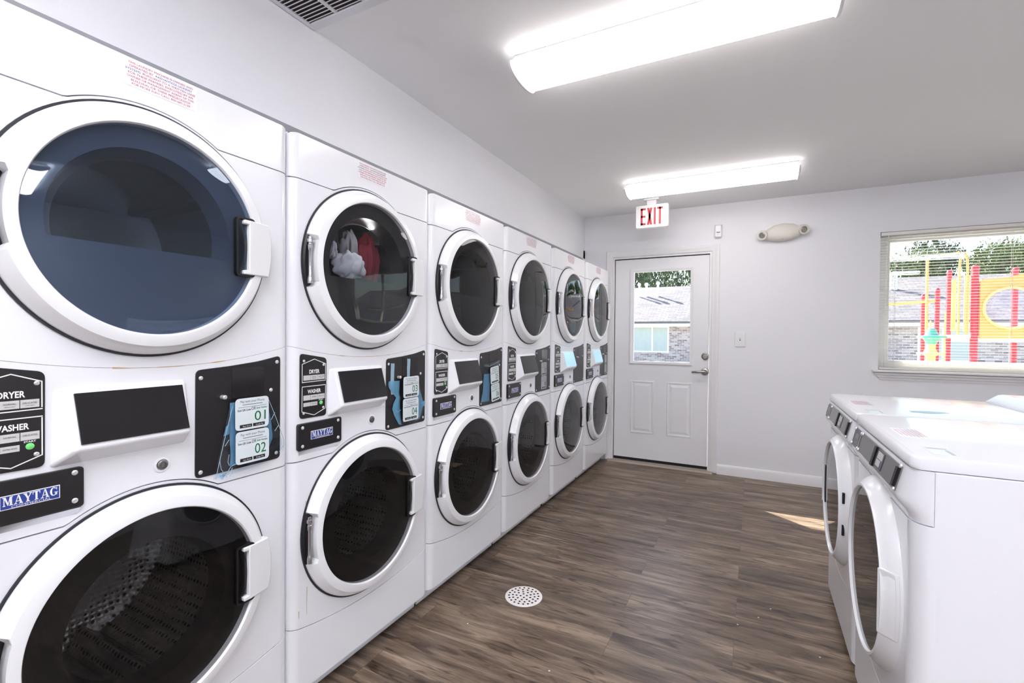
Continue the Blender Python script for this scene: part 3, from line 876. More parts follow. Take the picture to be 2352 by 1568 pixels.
# laundry in the second dryer
def cloth(name, label, m, c, s, seed, amp=0.35):
    bm = bmesh.new()
    bmesh.ops.create_icosphere(bm, subdivisions=5, radius=1.0)
    for v in bm.verts:
        p = v.co.normalized()
        w_ = mnoise.noise(p * 1.6 + Vector((seed, 0, 0)))
        fold = math.sin(9 * p.y + 2.5 * p.z * math.sin(seed) + 3.0 * w_ + seed)
        f = 1 + amp * w_ + 0.085 * fold + 0.05 * math.sin(17 * p.y - 3 * p.z + 4 * w_)
        v.co = Vector((p.x * s[0] * f, p.y * s[1] * f, p.z * s[2] * f))
    me = bpy.data.meshes.new(name); bm.to_mesh(me); bm.free(); me.materials.append(m)
    for p in me.polygons: p.use_smooth = True
    o = link(name, me); o.location = c
    return tag(o, label, 'laundry', 'laundry tumbling in the second dryer')
y2 = roots[1] + CU
cloth('red_towel', 'dusty red towel tumbling behind the round dryer window', M['clothred'], (-0.150, y2 + 0.145, ZD + 0.055), (0.045, 0.056, 0.110), 3.3, 0.25)
cloth('grey_shirt', 'pale grey cloth hanging between red and white laundry behind dryer window', M['clothgrey'], (-0.140, y2 + 0.038, ZD + 0.080), (0.030, 0.040, 0.085), 8.1, 0.25)
cloth('white_shirt', 'bunched white cloth low in the window of the loaded dryer', M['clothwhite'], (-0.080, y2 - 0.012, ZD + 0.022), (0.027, 0.078, 0.052), 5.2, 0.25)
cloth('white_sock', 'small white scrap of cloth behind the hinge side of dryer window', M['clothwhite'], (-0.072, y2 - 0.108, ZD + 0.070), (0.020, 0.022, 0.036), 11.0, 0.25)
cloth('black_shirt', 'black cloth crumpled above the white laundry in the dryer', M['clothdark'], (-0.150, y2 - 0.060, ZD + 0.110), (0.040, 0.046, 0.070), 2.0, 0.25)

# ------------------------------------------------------------------ front loaders on the other side
W2, H2 = 0.686, 0.955
def make_loader(mirror):
    root = thing('front_loader', 'x', 'washing machine')
    cu, cz, rg, rr = (0.360, 0.556, 0.224, 0.257)
    if mirror: cu = 0.372
    side = -1 if mirror else 1
    mb = MB(); mb.box(-0.70, -0.037, 0.003, W2 - 0.003, 0.03, 0.922); mb.obj('cabinet', M['enamel'], root, bevel=0.003)
    seam = lambda u: 0.235 + 0.075 * ((u - 0.343) / 0.343) ** 2
    global CU
    old = CU; CU = cu
    front_panel(lambda u: 0.795, lambda u: seam(u) + 0.001, [circle(cu, cz, rr - 0.010, 80)], w=W2, rnd=0.042, dep=0.035, thick=0.012).obj('front_panel', M['enamel'], root, bevel=0.003)
    front_panel(lambda u: seam(u) - 0.001, lambda u: 0.035, w=W2, rnd=0.042, dep=0.035, thick=0.012).obj('kick_panel', M['enamel'], root, bevel=0.004)
    CU = old
    # console: section swept across the width, blended back at both ends
    mb = MB()
    sec = [(-0.037, 0.922), (0.004, 0.922), (0.022, 0.850), (0.022, 0.838), (0.006, 0.818), (-0.002, 0.797), (-0.037, 0.797)]
    def secu(u):
        t = min(u, W2 - u)
        k = min(1.0, t / 0.055)
        d = 1 - math.sqrt(max(0, 1 - (1 - k) ** 2))
        return [(-0.037, 0.922), (0.004 - 0.036 * d, 0.922), (0.022 - 0.050 * d, 0.850), (0.022 - 0.050 * d, 0.838), (0.006 - 0.038 * d, 0.818), (-0.002 - 0.034 * d, 0.797), (-0.037, 0.797)]
    us = [0.0, 0.004, 0.012, 0.022, 0.034, 0.045, 0.055] + [W2 - u for u in (0.055, 0.045, 0.034, 0.022, 0.012, 0.004, 0.0)]
    rings = [[mb.bm.verts.new((a, u, b)) for a, b in secu(u)] for u in us]
    for r0, r1 in zip(rings, rings[1:]):
        for i in range(len(sec) - 1):
            mb.bm.faces.new((r0[i], r0[i + 1], r1[i + 1], r1[i]))
    for r_ in (rings[0], rings[-1]):
        mb.bm.faces.new(r_)
    con = mb.obj('console', M['enamel'], root, angle=50)
    # lid with rolled edge
    mb = MB()
    prof = [(0.0, 0.924), (0.005, 0.926), (0.006, 0.932), (0.003, 0.949), (-0.001, 0.9537), (-0.006, 0.9555)]
    n = 5
    def loop(k):
        d, z = prof[k]
        cs = []
        for (sx, sy, cx, cy) in ((1, 1, 0.0, W2), (-1, 1, -0.72, W2), (-1, -1, -0.72, 0.0), (1, -1, 0.0, 0.0)):
            r = 0.018 if sx > 0 else 0.01
            ccx, ccy = cx - sx * r, cy - sy * (r + 0.0025)
            a0 = {(1, 1): 0, (-1, 1): 90, (-1, -1): 180, (1, -1): 270}[(sx, sy)]
            for j in range(n + 1):
                a = R(a0 + 90 * j / n)
                q = r + (d if sx > 0 else min(d, 0))
                dy = 0.0 if k < 5 else 0.003
                cs.append((ccx + q * math.cos(a), ccy + (r + min(d, 0.0) - dy) * math.sin(a), z))
        return cs
    ls = [[mb.bm.verts.new(p) for p in loop(k)] for k in range(len(prof))]
    for a, b in zip(ls, ls[1:]):
        for i in range(len(a)):
            mb.bm.faces.new((a[i], a[(i + 1) % len(a)], b[(i + 1) % len(a)], b[i]))
    mb.bm.faces.new(ls[-1]); mb.bm.faces.new(list(reversed(ls[0])))
    mb.obj('lid', M['enamel'], root, angle=60)
    mb = MB()
    mb.loft([(-0.555, 0.01, 0.954), (-0.60, 0.01, 0.987), (-0.615, 0.01, 0.990), (-0.715, 0.01, 0.990), (-0.715, 0.01, 0.954)], [(-0.555, W2 - 0.01, 0.954), (-0.60, W2 - 0.01, 0.987), (-0.615, W2 - 0.01, 0.990), (-0.715, W2 - 0.01, 0.990), (-0.715, W2 - 0.01, 0.954)])
    mb.obj('back_guard', M['enamel'], root, bevel=0.008, seg=3)
    # control plates on the tilted console face
    def P(u, t, h):
        p0, p1 = Vector((0.022, 0, 0.850)), Vector((0.004, 0, 0.922))
        nn = Vector((p1.z - p0.z, 0, -(p1.x - p0.x))).normalized()
        p = p0.lerp(p1, t) + nn * h
        return (p.x, u, p.z)
    mb = MB(); mb.prism(rect(0.042, 0.150, 0.04, 0.86), -0.001, 0.003, P); lp = mb.obj('badge_plate', M['steelslate'], root, bevel=0.001)
    mb = MB()
    ov = circle(0.096, 0.36, 0.018, 20, PI, 2 * PI)
    mb.prism(rect(0.074, 0.120, 0.42, 0.66), 0.003, 0.0036, P)
    for (a0, b0), (a1, b1) in zip([(0.070 + 0.054 * i / 10, 0.42 - 0.14 * math.sin(PI * i / 10)) for i in range(11)], [(0.070 + 0.054 * i / 10, 0.42 - 0.14 * math.sin(PI * i / 10)) for i in range(1, 11)]):
        mb.face([P(a0, b0, 0.0034), P(a1, b1, 0.0034), P(a1, b1 - 0.035, 0.0034), P(a0, b0 - 0.035, 0.0034)])
    mb.obj('badge_print', M['steel'], lp)
    mb = MB(); mb.prism(rect(0.152, 0.158, 0.02, 0.88), -0.001, 0.005, P); mb.obj('trim_strip', M['chrome'], root)
    mb = MB(); mb.prism(rect(0.160, 0.625, 0.04, 0.88), -0.001, 0.003, P); cp = mb.obj('control_plate', M['steel'], root, bevel=0.001)
    mb = MB(); mb.prism(rounded(rect(0.362, 0.384, 0.06, 0.84), 0.008), 0.003, 0.008, P); mb.obj('rail', M['blackmatte'], cp)
    mb = MB(); mb.prism(rounded(rect(0.597, 0.614, 0.14, 0.80), 0.006), 0.003, 0.008, P); mb.obj('rail', M['blackmatte'], cp)
    mb = MB(); mb.prism(rect(0.392, 0.470, 0.16, 0.80), 0.003, 0.0045, P); ds = mb.obj('display', M['steelslate'], cp)
    mb = MB(); mb.prism(rect(0.408, 0.462, 0.50, 0.76), 0.0045, 0.0055, P); mb.prism(rect(0.408, 0.448, 0.22, 0.46), 0.0045, 0.0055, P); mb.obj('display_card', M['button'], ds)
    for (u, t) in ((0.165, 0.10), (0.165, 0.82), (0.618, 0.88), (0.618, 0.07), (0.048, 0.80), (0.048, 0.10), (0.145, 0.80), (0.145, 0.10)):
        mb = MB(); c0 = Vector(P(u, t, 0.003)); mb.lathe([(0.006, 0), (0.005, 0.003), (0.002, 0.004)], lambda a, r, h: (c0.x + h + r * math.sin(a) * -0.24, c0.y + r * math.cos(a), c0.z + r * math.sin(a) * 0.97), 12, cap1=True)
        mb.obj('screw', M['screw'], root)
    # door: deep rim with a mirror-dark window
    d = 0.0
    prof = [(rr + 0.008, -0.004), (rr + 0.004, 0.010), (rr - 0.010, 0.026), (rr - 0.022, 0.036), (rg + 0.010, 0.041), (rg + 0.003, 0.041), (rg, 0.038), (rg - 0.002, 0.03)]
    mb = MB(); mb.lathe(prof, ring(cu, cz), 112); door = mb.obj('door', M['rim'], root, angle=45)
    mb = MB(); mb.lathe([(rg - 0.0005, 0.0335), (rg * 0.7, 0.0345), (rg * 0.35, 0.035), (0.002, 0.0352)], ring(cu, cz), 96, cap1=True); mb.obj('glass', M['glass_mirror'], door)
    mb = MB(); mb.lathe([(rg - 0.002, 0.024), (0.17, 0.020), (0.15, -0.03), (0.002, -0.04)], ring(cu, cz), 64, cap1=True); mb.obj('inner_bowl', M['bezeldark'], door)
    hz = 0.085
    r2 = rr + 0.006
    gu = cu + side * (rg - 0.008)
    am = math.asin(hz / r2)
    arc = [(cu + side * r2 * math.cos(-am + 2 * am * i / 12), cz + r2 * math.sin(-am + 2 * am * i / 12)) for i in range(13)]
    poly = [(gu, cz - hz)] + arc + [(gu, cz + hz)]
    mb = MB(); mb.loft([(0.004, a, b) for a, b in poly], [(0.046 - (0.034 if abs(a - cu) > rr - 0.02 else 0), a, b) for a, b in poly])
    mb.obj('handle', M['grip'], door, bevel=0.006, seg=3)
    a0, a1 = sorted((gu - side * 0.030, gu - side * 0.001))
    mb = MB(); mb.prism(rounded(rect(a0, a1, cz - hz, cz + hz), 0.010), 0.02, 0.0362, F); mb.obj('handle_recess', M['blackmatte'], door)
    if mirror:
        for zz in (cz - 0.075, cz + 0.045):
            mb = MB(); mb.box(0.0225, 0.0305, cu + rr - 0.024, cu + rr - 0.012, zz, zz + 0.04); mb.obj('hinge_slot', M['blackmatte'], door)
    for fx in (-0.62, -0.09):
        for fy in (0.06, W2 - 0.06):
            mb = MB(); mb.lathe([(0.02, 0.0), (0.02, 0.012), (0.008, 0.016), (0.008, 0.05)], lambda a, r, h: (fx + r * math.cos(a), fy + r * math.sin(a), h), 16, cap0=True, cap1=True)
            mb.obj('foot', M['rubber'], root)
    # labels on the lid, read from the front
    def T(a, b, h): return (-b, a, 0.9556 + h)
    notice(root, T, 0.285, 0.42, 0.096, 0.0085, 0.0)
    mb = MB(); mb.prism(rect(0.560, 0.645, 0.045, 0.092), 0.0001, 0.0006, T); lb = mb.obj('data_label', M['card'], root, smooth=False)
    mb = MB(); mb.prism(rect(0.563, 0.578, 0.048, 0.089), 0.0006, 0.0008, T); mb.prism(rect(0.586, 0.640, 0.080, 0.088), 0.0006, 0.0008, T); mb.obj('label_print', M['cardgrey'], lb, smooth=False)
    return root
near = make_loader(False)
near.location = (1.614, 2.112, 0); near.scale = (1, 1, 1.0105); near.rotation_euler = (0, 0, PI)
tag(near, 'white front loader nearest the camera, its white side panel facing the room', 'washing machine', 'front loaders facing the towers')
far_ = make_loader(True)
far_.location = (1.614, 2.802, 0); far_.scale = (1, 1, 1.0105); far_.rotation_euler = (0, 0, PI)
tag(far_, 'white front loader farther back, with a pale blue paper on its lid', 'washing machine', 'front loaders facing the towers')
mb = MB(); mb.prism([(0.0, 0.0), (0.05, -0.012), (0.115, 0.035), (0.095, 0.05), (0.06, 0.055), (0.0, 0.03)], 0.0, 0.0012, lambda a, b, h: (a, b, h))
o = mb.obj('paper_slip', M['tealpaper'], None, smooth=False); o.location = (1.80, 2.25, 0.9659)
tag(o, 'pale blue paper slip lying on the lid of the farther front loader', 'paper')

# ------------------------------------------------------------------ room shell
YF, ZCE, XL, XR, YB = 4.65, 2.43, -0.86, 4.5, -5.2
XS, ZS = -0.274, 2.030
mb = MB(); mb.box(XL - 0.1, XR + 0.1, YB - 0.1, YF + 0.12, -0.12, 0.0); struct(mb.obj('floor', M['floor'], None, smooth=False))
mb = MB(); mb.box(XL - 0.1, XR + 0.1, YB - 0.1, YF + 0.12, ZCE, ZCE + 0.03); struct(mb.obj('ceiling', M['ceiling'], None, smooth=False))
mb = MB(); mb.box(XL - 0.6, XR + 0.6, YB - 0.6, 5.69, 2.462, 2.60); struct(mb.obj('roof', M['shingle'], None, smooth=False))
mb = MB()
mb.box(XL - 0.1, XL, YB, YF, 0, ZCE); mb.loft([(XL, YB, 2.000), (XS, YB, 2.000), (XS, YB, ZCE), (XL, YB, ZCE)], [(XL, YF, 2.021), (XS, YF, 2.021), (XS, YF, ZCE), (XL, YF, ZCE)]); mb.box(XL, XS, 4.60, YF, 0, 2.1)
struct(mb.obj('wall_left', M['wall'], None, smooth=False))
mb = MB(); mb.box(XR, XR + 0.1, YB, YF, 0, ZCE); struct(mb.obj('wall_right', M['wall'], None, smooth=False))
mb = MB(); mb.box(XL, XR, YB - 0.1, YB, 0, ZCE); struct(mb.obj('wall_near', M['wall'], None, smooth=False))
DX0, DX1, DZ = 0.024, 0.922, 2.006
WX0, WX1, WZ0, WZ1 = 2.148, 4.00, 0.990, 2.070
mb = MB()
xs = [XL - 0.1, DX0, DX1, WX0, WX1, XR + 0.1]
for a, b, c, d in ((xs[0], xs[1], 0, ZCE), (xs[1], xs[2], DZ, ZCE), (xs[2], xs[3], 0, ZCE), (xs[3], xs[4], 0, WZ0), (xs[3], xs[4], WZ1, ZCE), (xs[4], xs[5], 0, ZCE)):
    mb.box(a, b, YF, YF + 0.12, c, d)
struct(mb.obj('wall_far', M['wall'], None, smooth=False))
# baseboard
mb = MB()
mb.loft([(0.988, YF, 0), (0.988, YF - 0.014, 0), (0.988, YF - 0.014, 0.068), (0.988, YF - 0.009, 0.082), (0.988, YF - 0.004, 0.088), (0.988, YF, 0.088)], [(XR, YF, 0), (XR, YF - 0.014, 0), (XR, YF - 0.014, 0.068), (XR, YF - 0.009, 0.082), (XR, YF - 0.004, 0.088), (XR, YF, 0.088)])
struct(mb.obj('baseboard_far', M['trim'], None, angle=20))
# door casing
mb = MB()
def casing(mbx, x0, x1, ztop, w):
    # profile: inner edge thin, outer edge thicker, mitred
    prof = [(0, 0.0), (0, 0.009), (0.012, 0.013), (0.030, 0.013), (0.040, 0.017), (w - 0.004, 0.018), (w, 0.014), (w, 0.0)]
    L = [[(x0 - a, YF - h, 0.0 + 0.012) for a, h in prof], [(x0 - a, YF - h, ztop + a) for a, h in prof], [(x1 + a, YF - h, ztop + a) for a, h in prof], [(x1 + a, YF - h, 0.012) for a, h in prof]]
    vs = [[mbx.bm.verts.new(p) for p in l] for l in L]
    for p, q in zip(vs, vs[1:]):
        for i in range(len(prof) - 1):
            mbx.bm.faces.new((p[i], p[i + 1], q[i + 1], q[i]))
    mbx.bm.faces.new(vs[0]); mbx.bm.faces.new(vs[-1])
casing(mb, 0.018, 0.928, 2.012, 0.062)
struct(mb.obj('trim_1', M['trim'], None, angle=25))
# jamb
mb = MB()
mb.box(DX0 - 0.004, DX0 + 0.011, YF - 0.004, YF + 0.118, 0.012, DZ); mb.box(DX1 - 0.013, DX1 + 0.004, YF - 0.004, YF + 0.118, 0.012, DZ); mb.box(DX0 + .011, DX1 - .013, YF - 0.004, YF + 0.118, DZ - 0.013, DZ)
struct(mb.obj('trim_2', M['trim'], None, smooth=False))
# door
door = struct(bpy.data.objects.new('door_1', None)); C.objects.link(door); door.location = (0, 0, 0)
SX0, SX1, SZ0, SZ1 = 0.043, 0.905, 0.048, 1.984
Y0, Y1 = YF + 0.012, YF + 0.056
LX0, LX1, LZ0, LZ1 = 0.222, 0.748, 0.990, 1.860
def Wp(a, b, h): return (a, Y0 - h, b)     # far-wall plane, h towards the room
mb = MB()
mb.box(SX0, LX0, Y0, Y1, SZ0, SZ1); mb.box(LX1, SX1, Y0, Y1, SZ0, SZ1); mb.box(LX0, LX1, Y0, Y1, SZ0, LZ0); mb.box(LX0, LX1, Y0, Y1, LZ1, SZ1)
mb.obj('door_slab', M['doorpaint'], door, smooth=False)
def frame(mbx, o, i, h, put, hi=None):
    """picture frame with bevelled section between outer rect o and inner rect i"""
    O = rect(*o); I = rect(*i)
    hi = hi if hi is not None else h
    mid = [((a[0] * .75 + b[0] * .25), (a[1] * .75 + b[1] * .25)) for a, b in zip(O, I)]
    mid2 = [((a[0] * .3 + b[0] * .7), (a[1] * .3 + b[1] * .7)) for a, b in zip(O, I)]
    lv = [(O, 0.0), (O, h * .6), (mid, h), (mid2, hi), (I, hi * .6), (I, -0.02)]
    vs = [[mbx.bm.verts.new(put(p[0], p[1], hh)) for p in loop] for loop, hh in lv]
    for p, q in zip(vs, vs[1:]):
        for k in range(4):
            mbx.bm.faces.new((p[k], p[(k + 1) % 4], q[(k + 1) % 4], q[k]))
mb = MB(); frame(mb, (0.186, 0.770, 0.966, 1.888), (0.2265, 0.744, 0.996, 1.856), 0.012, Wp, 0.009); mb.obj('lite_frame', M['doorpaint'], door, angle=20)
mb = MB(); mb.box(LX0, LX1, Y0 + 0.018, Y0 + 0.024, LZ0, LZ1); mb.obj('pane', M['pane'], door, smooth=False)
for a0, a1 in ((0.206, 0.424), (0.548, 0.768)):
    mb = MB()
    # sunken border and raised field
    O = rect(a0, a1, 0.297, 0.802)
    def ins(d): return rect(a0 + d, a1 - d, 0.297 + d, 0.802 - d)
    lv = [(ins(-0.004), 0.0), (ins(0.0), 0.0045), (ins(0.010), 0.0045), (ins(0.016), 0.0008), (ins(0.024), 0.0008), (ins(0.044), 0.006)]
    vs = [[mb.bm.verts.new(Wp(p[0], p[1], h)) for p in l] for l, h in lv]
    for p, q in zip(vs, vs[1:]):
        for k in range(4): mb.bm.faces.new((p[k], p[(k + 1) % 4], q[(k + 1) % 4], q[k]))
    mb.bm.faces.new(vs[-1])
    mb.obj('moulded_panel', M['doorpaint'], door, angle=10)
mb = MB(); mb.box(DX0 + 0.011, DX0 + 0.0185, YF + 0.03, YF + 0.05, 0.02, DZ - 0.013); mb.box(DX0 + 0.011, DX1 - 0.013, YF + 0.03, YF + 0.05, SZ1 + 0.001, DZ - 0.013); mb.obj('weather_strip', M['rubber'], door, smooth=False)
mb = MB(); mb.box(SX0, SX1, Y0 + 0.004, Y1 - 0.004, 0.021, SZ0); mb.obj('door_sweep', M['rubber'], door, smooth=False)
def lathe_y(cx, cz, prof, n=28, cap1=True):
    mbx = MB(); mbx.lathe([(r, h) for r, h in prof], lambda a, r, h: Wp(cx + r * math.cos(a), cz + r * math.sin(a), h), n, cap1=cap1); return mbx
db = lathe_y(0.878, 1.058, [(0.033, 0), (0.033, 0.006), (0.029, 0.012), (0.022, 0.014), (0.020, 0.011)]).obj('deadbolt', M['nickel'], door)
mb = MB(); mb.prism(rounded(rect(0.862, 0.895, 1.053, 1.063), 0.005), 0.011, 0.026, Wp); mb.obj('thumb_turn', M['nickel'], db, bevel=0.002)
lv = lathe_y(0.878, 0.919, [(0.034, 0), (0.034, 0.006), (0.030, 0.012), (0.018, 0.014), (0.016, 0.045), (0.012, 0.050)]).obj('lever_handle', M['nickel'], door)
mb = MB(); mb.tube([Wp(0.880, 0.919, 0.040), Wp(0.850, 0.918, 0.046), Wp(0.815, 0.915, 0.047), Wp(0.780, 0.913, 0.042), Wp(0.772, 0.912, 0.036)], [0.013, 0.0115, 0.010, 0.0095, 0.008], 12); mb.obj('lever', M['nickel'], lv)
mb = MB(); mb.loft([(-0.01, YF - 0.045, 0.0), (-0.01, YF - 0.035, 0.012), (-0.01, YF + 0.02, 0.021), (-0.01, YF + 0.12, 0.021), (-0.01, YF + 0.12, 0.0)], [(0.955, YF - 0.045, 0.0), (0.955, YF - 0.035, 0.012), (0.955, YF + 0.02, 0.021), (0.955, YF + 0.12, 0.021), (0.955, YF + 0.12, 0.0)])
struct(mb.obj('trim_3', M['threshold'], None, smooth=False))

# window
win = struct(bpy.data.objects.new('window_1', None)); C.objects.link(win)
def Vp(a, b, h): return (a, YF + 0.118 - h, b)
mb = MB()
fw_ = 0.045
ya, yb = YF + 0.062, YF + 0.118
mb.box(WX0, WX0 + fw_, ya, yb, WZ0, WZ1); mb.box(WX1 - fw_, WX1, ya, yb, WZ0, WZ1); mb.box(WX0 + fw_, WX1 - fw_, ya, yb, WZ0, WZ0 + fw_); mb.box(WX0 + fw_, WX1 - fw_, ya, yb, WZ1 - fw_, WZ1)
mb.obj('window_frame', M['vinyl'], win, bevel=0.003)
xm = (WX0 + WX1) / 2
for a, b, q in ((WX0 + fw_, xm + 0.02, 0.0), (xm - 0.02, WX1 - fw_, 0.022)):
    mb = MB(); y0_, y1_ = ya + 0.004 + q, ya + 0.022 + q
    s = 0.030
    mb.box(a, a + s, y0_, y1_, WZ0 + fw_, WZ1 - fw_); mb.box(b - s, b, y0_, y1_, WZ0 + fw_, WZ1 - fw_); mb.box(a + s, b - s, y0_, y1_, WZ0 + fw_, WZ0 + fw_ + s); mb.box(a + s, b - s, y0_, y1_, WZ1 - fw_ - s, WZ1 - fw_)
    sa = mb.obj('sash', M['vinyl'], win, bevel=0.002)
    mb = MB(); mb.box(a + s, b - s, y0_ + 0.006, y0_ + 0.011, WZ0 + fw_ + s, WZ1 - fw_ - s); mb.obj('pane', M['pane'], sa, smooth=False)
# sill and apron
mb = MB()
mb.box(WX0 - 0.035, WX1 + 0.035, YF - 0.048, YF + 0.062, 0.972, 0.9895)
struct(mb.obj('trim_4', M['trim'], None, bevel=0.006, seg=3))
mb = MB()
ap = [(0.0, 0.968), (0.036, 0.968), (0.033, 0.955), (0.022, 0.946), (0.020, 0.934), (0.012, 0.926), (0.010, 0.913), (0.0, 0.911)]
mb.loft([(WX0 - 0.03 + (0.968 - b) * 0.75, YF - h, b) for h, b in ap], [(WX1 + 0.03 - (0.968 - b) * 0.75, YF - h, b) for h, b in ap])
struct(mb.obj('trim_5', M['trim'], None, angle=20))
# mini blind
bl = thing('mini_blind', 'white mini blind with open slats hanging in the window', 'blind', (0, YF, WZ1))
bl.location = (0, 0, 0)
bx0, bx1 = WX0 + 0.006, WX1 - 0.006
mb = MB(); mb.box(bx0, bx1, YF + 0.006, YF + 0.034, WZ1 - 0.028, WZ1 - 0.002); mb.obj('headrail', M['blind'], bl, bevel=0.002)
mb = MB()
pitch, zc = 0.0214, WZ1 - 0.040
k = 0
while zc > WZ0 + 0.022:
    t = R(2)
    n = 4
    for i in range(n):
        def P2(s):
            c = 0.0015 * (1 - (2 * s - 1) ** 2)
            dy = (s - 0.5) * 0.0245
            return (YF + 0.021 + dy * math.cos(t), zc - dy * math.sin(t) + c)
        p, q = P2(i / n), P2((i + 1) / n)
        mb.face([(bx0, p[0], p[1]), (bx1, p[0], p[1]), (bx1, q[0], q[1]), (bx0, q[0], q[1])])
    zc -= pitch
mb.obj('slats', M['blind'], bl)
mb = MB(); mb.box(bx0, bx1, YF + 0.009, YF + 0.033, WZ0 + 0.004, WZ0 + 0.018); mb.obj('bottom_rail', M['blind'], bl, bevel=0.003)
for cx in (WX0 + 0.10, WX0 + 0.765, WX0 + 1.3, WX1 - 0.10):
    mb = MB()
    for dy in (0.0075, 0.0345): mb.tube([(cx, YF + dy, WZ1 - 0.03), (cx, YF + dy, WZ0 + 0.012)], 0.0011, 6)
    mb.obj('ladder_cord', M['blind'], bl)
mb = MB(); mb.tube([(WX0 + 0.052, YF - 0.002, WZ1 - 0.028), (WX0 + 0.052, YF - 0.004, WZ1 - 0.58)], 0.0042, 8); mb.obj('tilt_wand', M['cream'], bl)

# ------------------------------------------------------------------ fittings
def Wf(a, b, h): return (a, YF - h, b)
sw = thing('light_switch', 'white toggle light switch plate on the wall between door and window', 'light switch', (1.163, YF, 1.216))
sw.location = (0, 0, 0)
mb = MB(); mb.prism(rounded(rect(1.122, 1.206, 1.152, 1.281), 0.004), 0, 0.008, Wf); mb.obj('cover_plate', M['exitbody'], sw, bevel=0.002)
mb = MB(); mb.prism(rect(1.159, 1.169, 1.205, 1.229), 0.006, 0.0086, Wf); mb.obj('toggle_slot', M['greyink'], sw, smooth=False)
mb = MB(); mb.loft([Wf(a, b, 0.006) for a, b in rect(1.160, 1.168, 1.212, 1.226)], [Wf(a, b, 0.017) for a, b in rect(1.161, 1.167, 1.219, 1.227)]); mb.obj('toggle', M['trim'], sw)
ms = thing('motion_sensor', 'small white motion sensor on the wall above the door corner', 'sensor')
mb = MB(); mb.loft([Wf(a, b, 0) for a, b in rounded(rect(0.944, 1.008, 2.124, 2.246), 0.012)], [Wf(a, b, 0.034) for a, b in rounded(rect(0.949, 1.003, 2.130, 2.238), 0.014)]); mb.obj('case', M['exitbody'], ms, bevel=0.006, seg=3)
mb = MB(); mb.prism(rounded(rect(0.957, 0.995, 2.180, 2.226), 0.012), 0.034, 0.0375, Wf); mb.obj('lens_window', M['white'], ms, bevel=0.001)
mb = MB(); mb.prism(rect(0.961, 0.991, 2.168, 2.173), 0.034, 0.0355, Wf); mb.obj('slot', M['blackmatte'], ms, smooth=False)
mb = MB()
for i in range(3): mb.prism(rect(0.967, 0.985, 2.160 - i * 0.006, 2.162 - i * 0.006), 0.034, 0.0348, Wf)
mb.obj('grille', M['steel'], ms, smooth=False)

em = thing('emergency_light', 'cream twin-head emergency light high on the wall right of the door', 'emergency light')
em['label'] = 'cream twin-head emergency light high on the wall between sensor and window'
mb = MB()
body = [(1.325, 2.105), (1.345, 2.075), (1.40, 2.056), (1.475, 2.050), (1.55, 2.060), (1.605, 2.085), (1.625, 2.12), (1.61, 2.160), (1.56, 2.190), (1.485, 2.202), (1.41, 2.190), (1.355, 2.155), (1.33, 2.13)]
def scl(t): return [(1.475 + (a - 1.475) * t, 2.126 + (b - 2.126) * t) for a, b in body]
lv2 = [(1.0, 0.0), (1.0, 0.028), (0.96, 0.044), (0.86, 0.058), (0.68, 0.068), (0.4, 0.073)]
vs = [[mb.bm.verts.new(Wf(a, b, h)) for a, b in scl(t)] for t, h in lv2]
for p, q in zip(vs, vs[1:]):
    for kk in range(len(body)): mb.bm.faces.new((p[kk], p[(kk + 1) % len(body)], q[(kk + 1) % len(body)], q[kk]))
mb.bm.faces.new(vs[-1])
mb.obj('housing', M['cream'], em, angle=50)
for cx, cz_, sgn in ((1.336, 2.115, -1), (1.617, 2.138, 1)):
    mb = MB()
    ax = Vector((0.38 * sgn, -1.0, -0.25)).normalized(); s1 = ax.cross(Vector((0, 0, 1))).normalized(); s2 = s1.cross(ax)
    c0 = Vector((cx, YF - 0.030, cz_))
    def pa(a, r, h): return c0 + ax * h + s1 * (r * math.cos(a)) + s2 * (r * math.sin(a))
    mb.lathe([(0.030, -0.02), (0.040, 0.0), (0.042, 0.035), (0.040, 0.042), (0.027, 0.043), (0.024, 0.036)], pa, 28, cap0=True)
    hd = mb.obj('lamp_head', M['cream'], em)
    mb = MB(); mb.lathe([(0.026, 0.037), (0.018, 0.041), (0.008, 0.039), (0.002, 0.041)], pa, 24, cap1=True); mb.obj('lamp_lens', M['lens'], hd)
mb = MB(); mb.prism(rounded(rect(1.470, 1.481, 2.064, 2.074), 0.004), 0.055, 0.062, Wf); mb.obj('test_button', M['greyink'], em)

ex = thing('exit_sign', 'white exit sign with red EXIT letters hanging from the ceiling above door', 'sign')
YE = 4.22
def Ep(a, b, h): return (a, YE - h, b)
mb = MB(); mb.prism(rounded(rect(0.336, 0.612, 2.176, 2.376), 0.018), -0.03, 0.020, Ep); mb.obj('sign_body', M['exitbody'], ex, bevel=0.006, seg=3)
mb = MB()
def stroke(*qs):
    for q in qs: mb.face([Ep(a, b, 0.0206) for a, b in q])
x0, z0, z1 = 0.380, 2.203, 2.348
t = 0.0165
stroke(rect(x0, x0 + t, z0, z1), rect(x0, x0 + 0.043, z0, z0 + t), rect(x0, x0 + 0.043, z1 - t, z1), rect(x0, x0 + 0.041, 2.268, 2.268 + t))
x1 = 0.434
stroke([(x1, z1), (x1 + 0.019, z1), (x1 + 0.044, z0), (x1 + 0.025, z0)][:], [(x1 + 0.026, z1), (x1 + 0.044, z1), (x1 + 0.018, z0), (x1, z0)])
x2 = 0.491
stroke(rect(x2, x2 + t, z0, z1))
x3 = 0.519
stroke(rect(x3, x3 + 0.046, z1 - t, z1), rect(x3 + 0.015, x3 + 0.015 + t, z0, z1))
mb.obj('exit_lettering', M['exitred'], ex, smooth=False)
mb = MB(); mb.box(0.405, 0.535, YE - 0.035, YE + 0.045, 2.412, 2.4295); mb.box(0.43, 0.51, YE - 0.02, YE + 0.03, 2.37, 2.414); mb.obj('ceiling_canopy', M['exitbody'], ex, bevel=0.003)

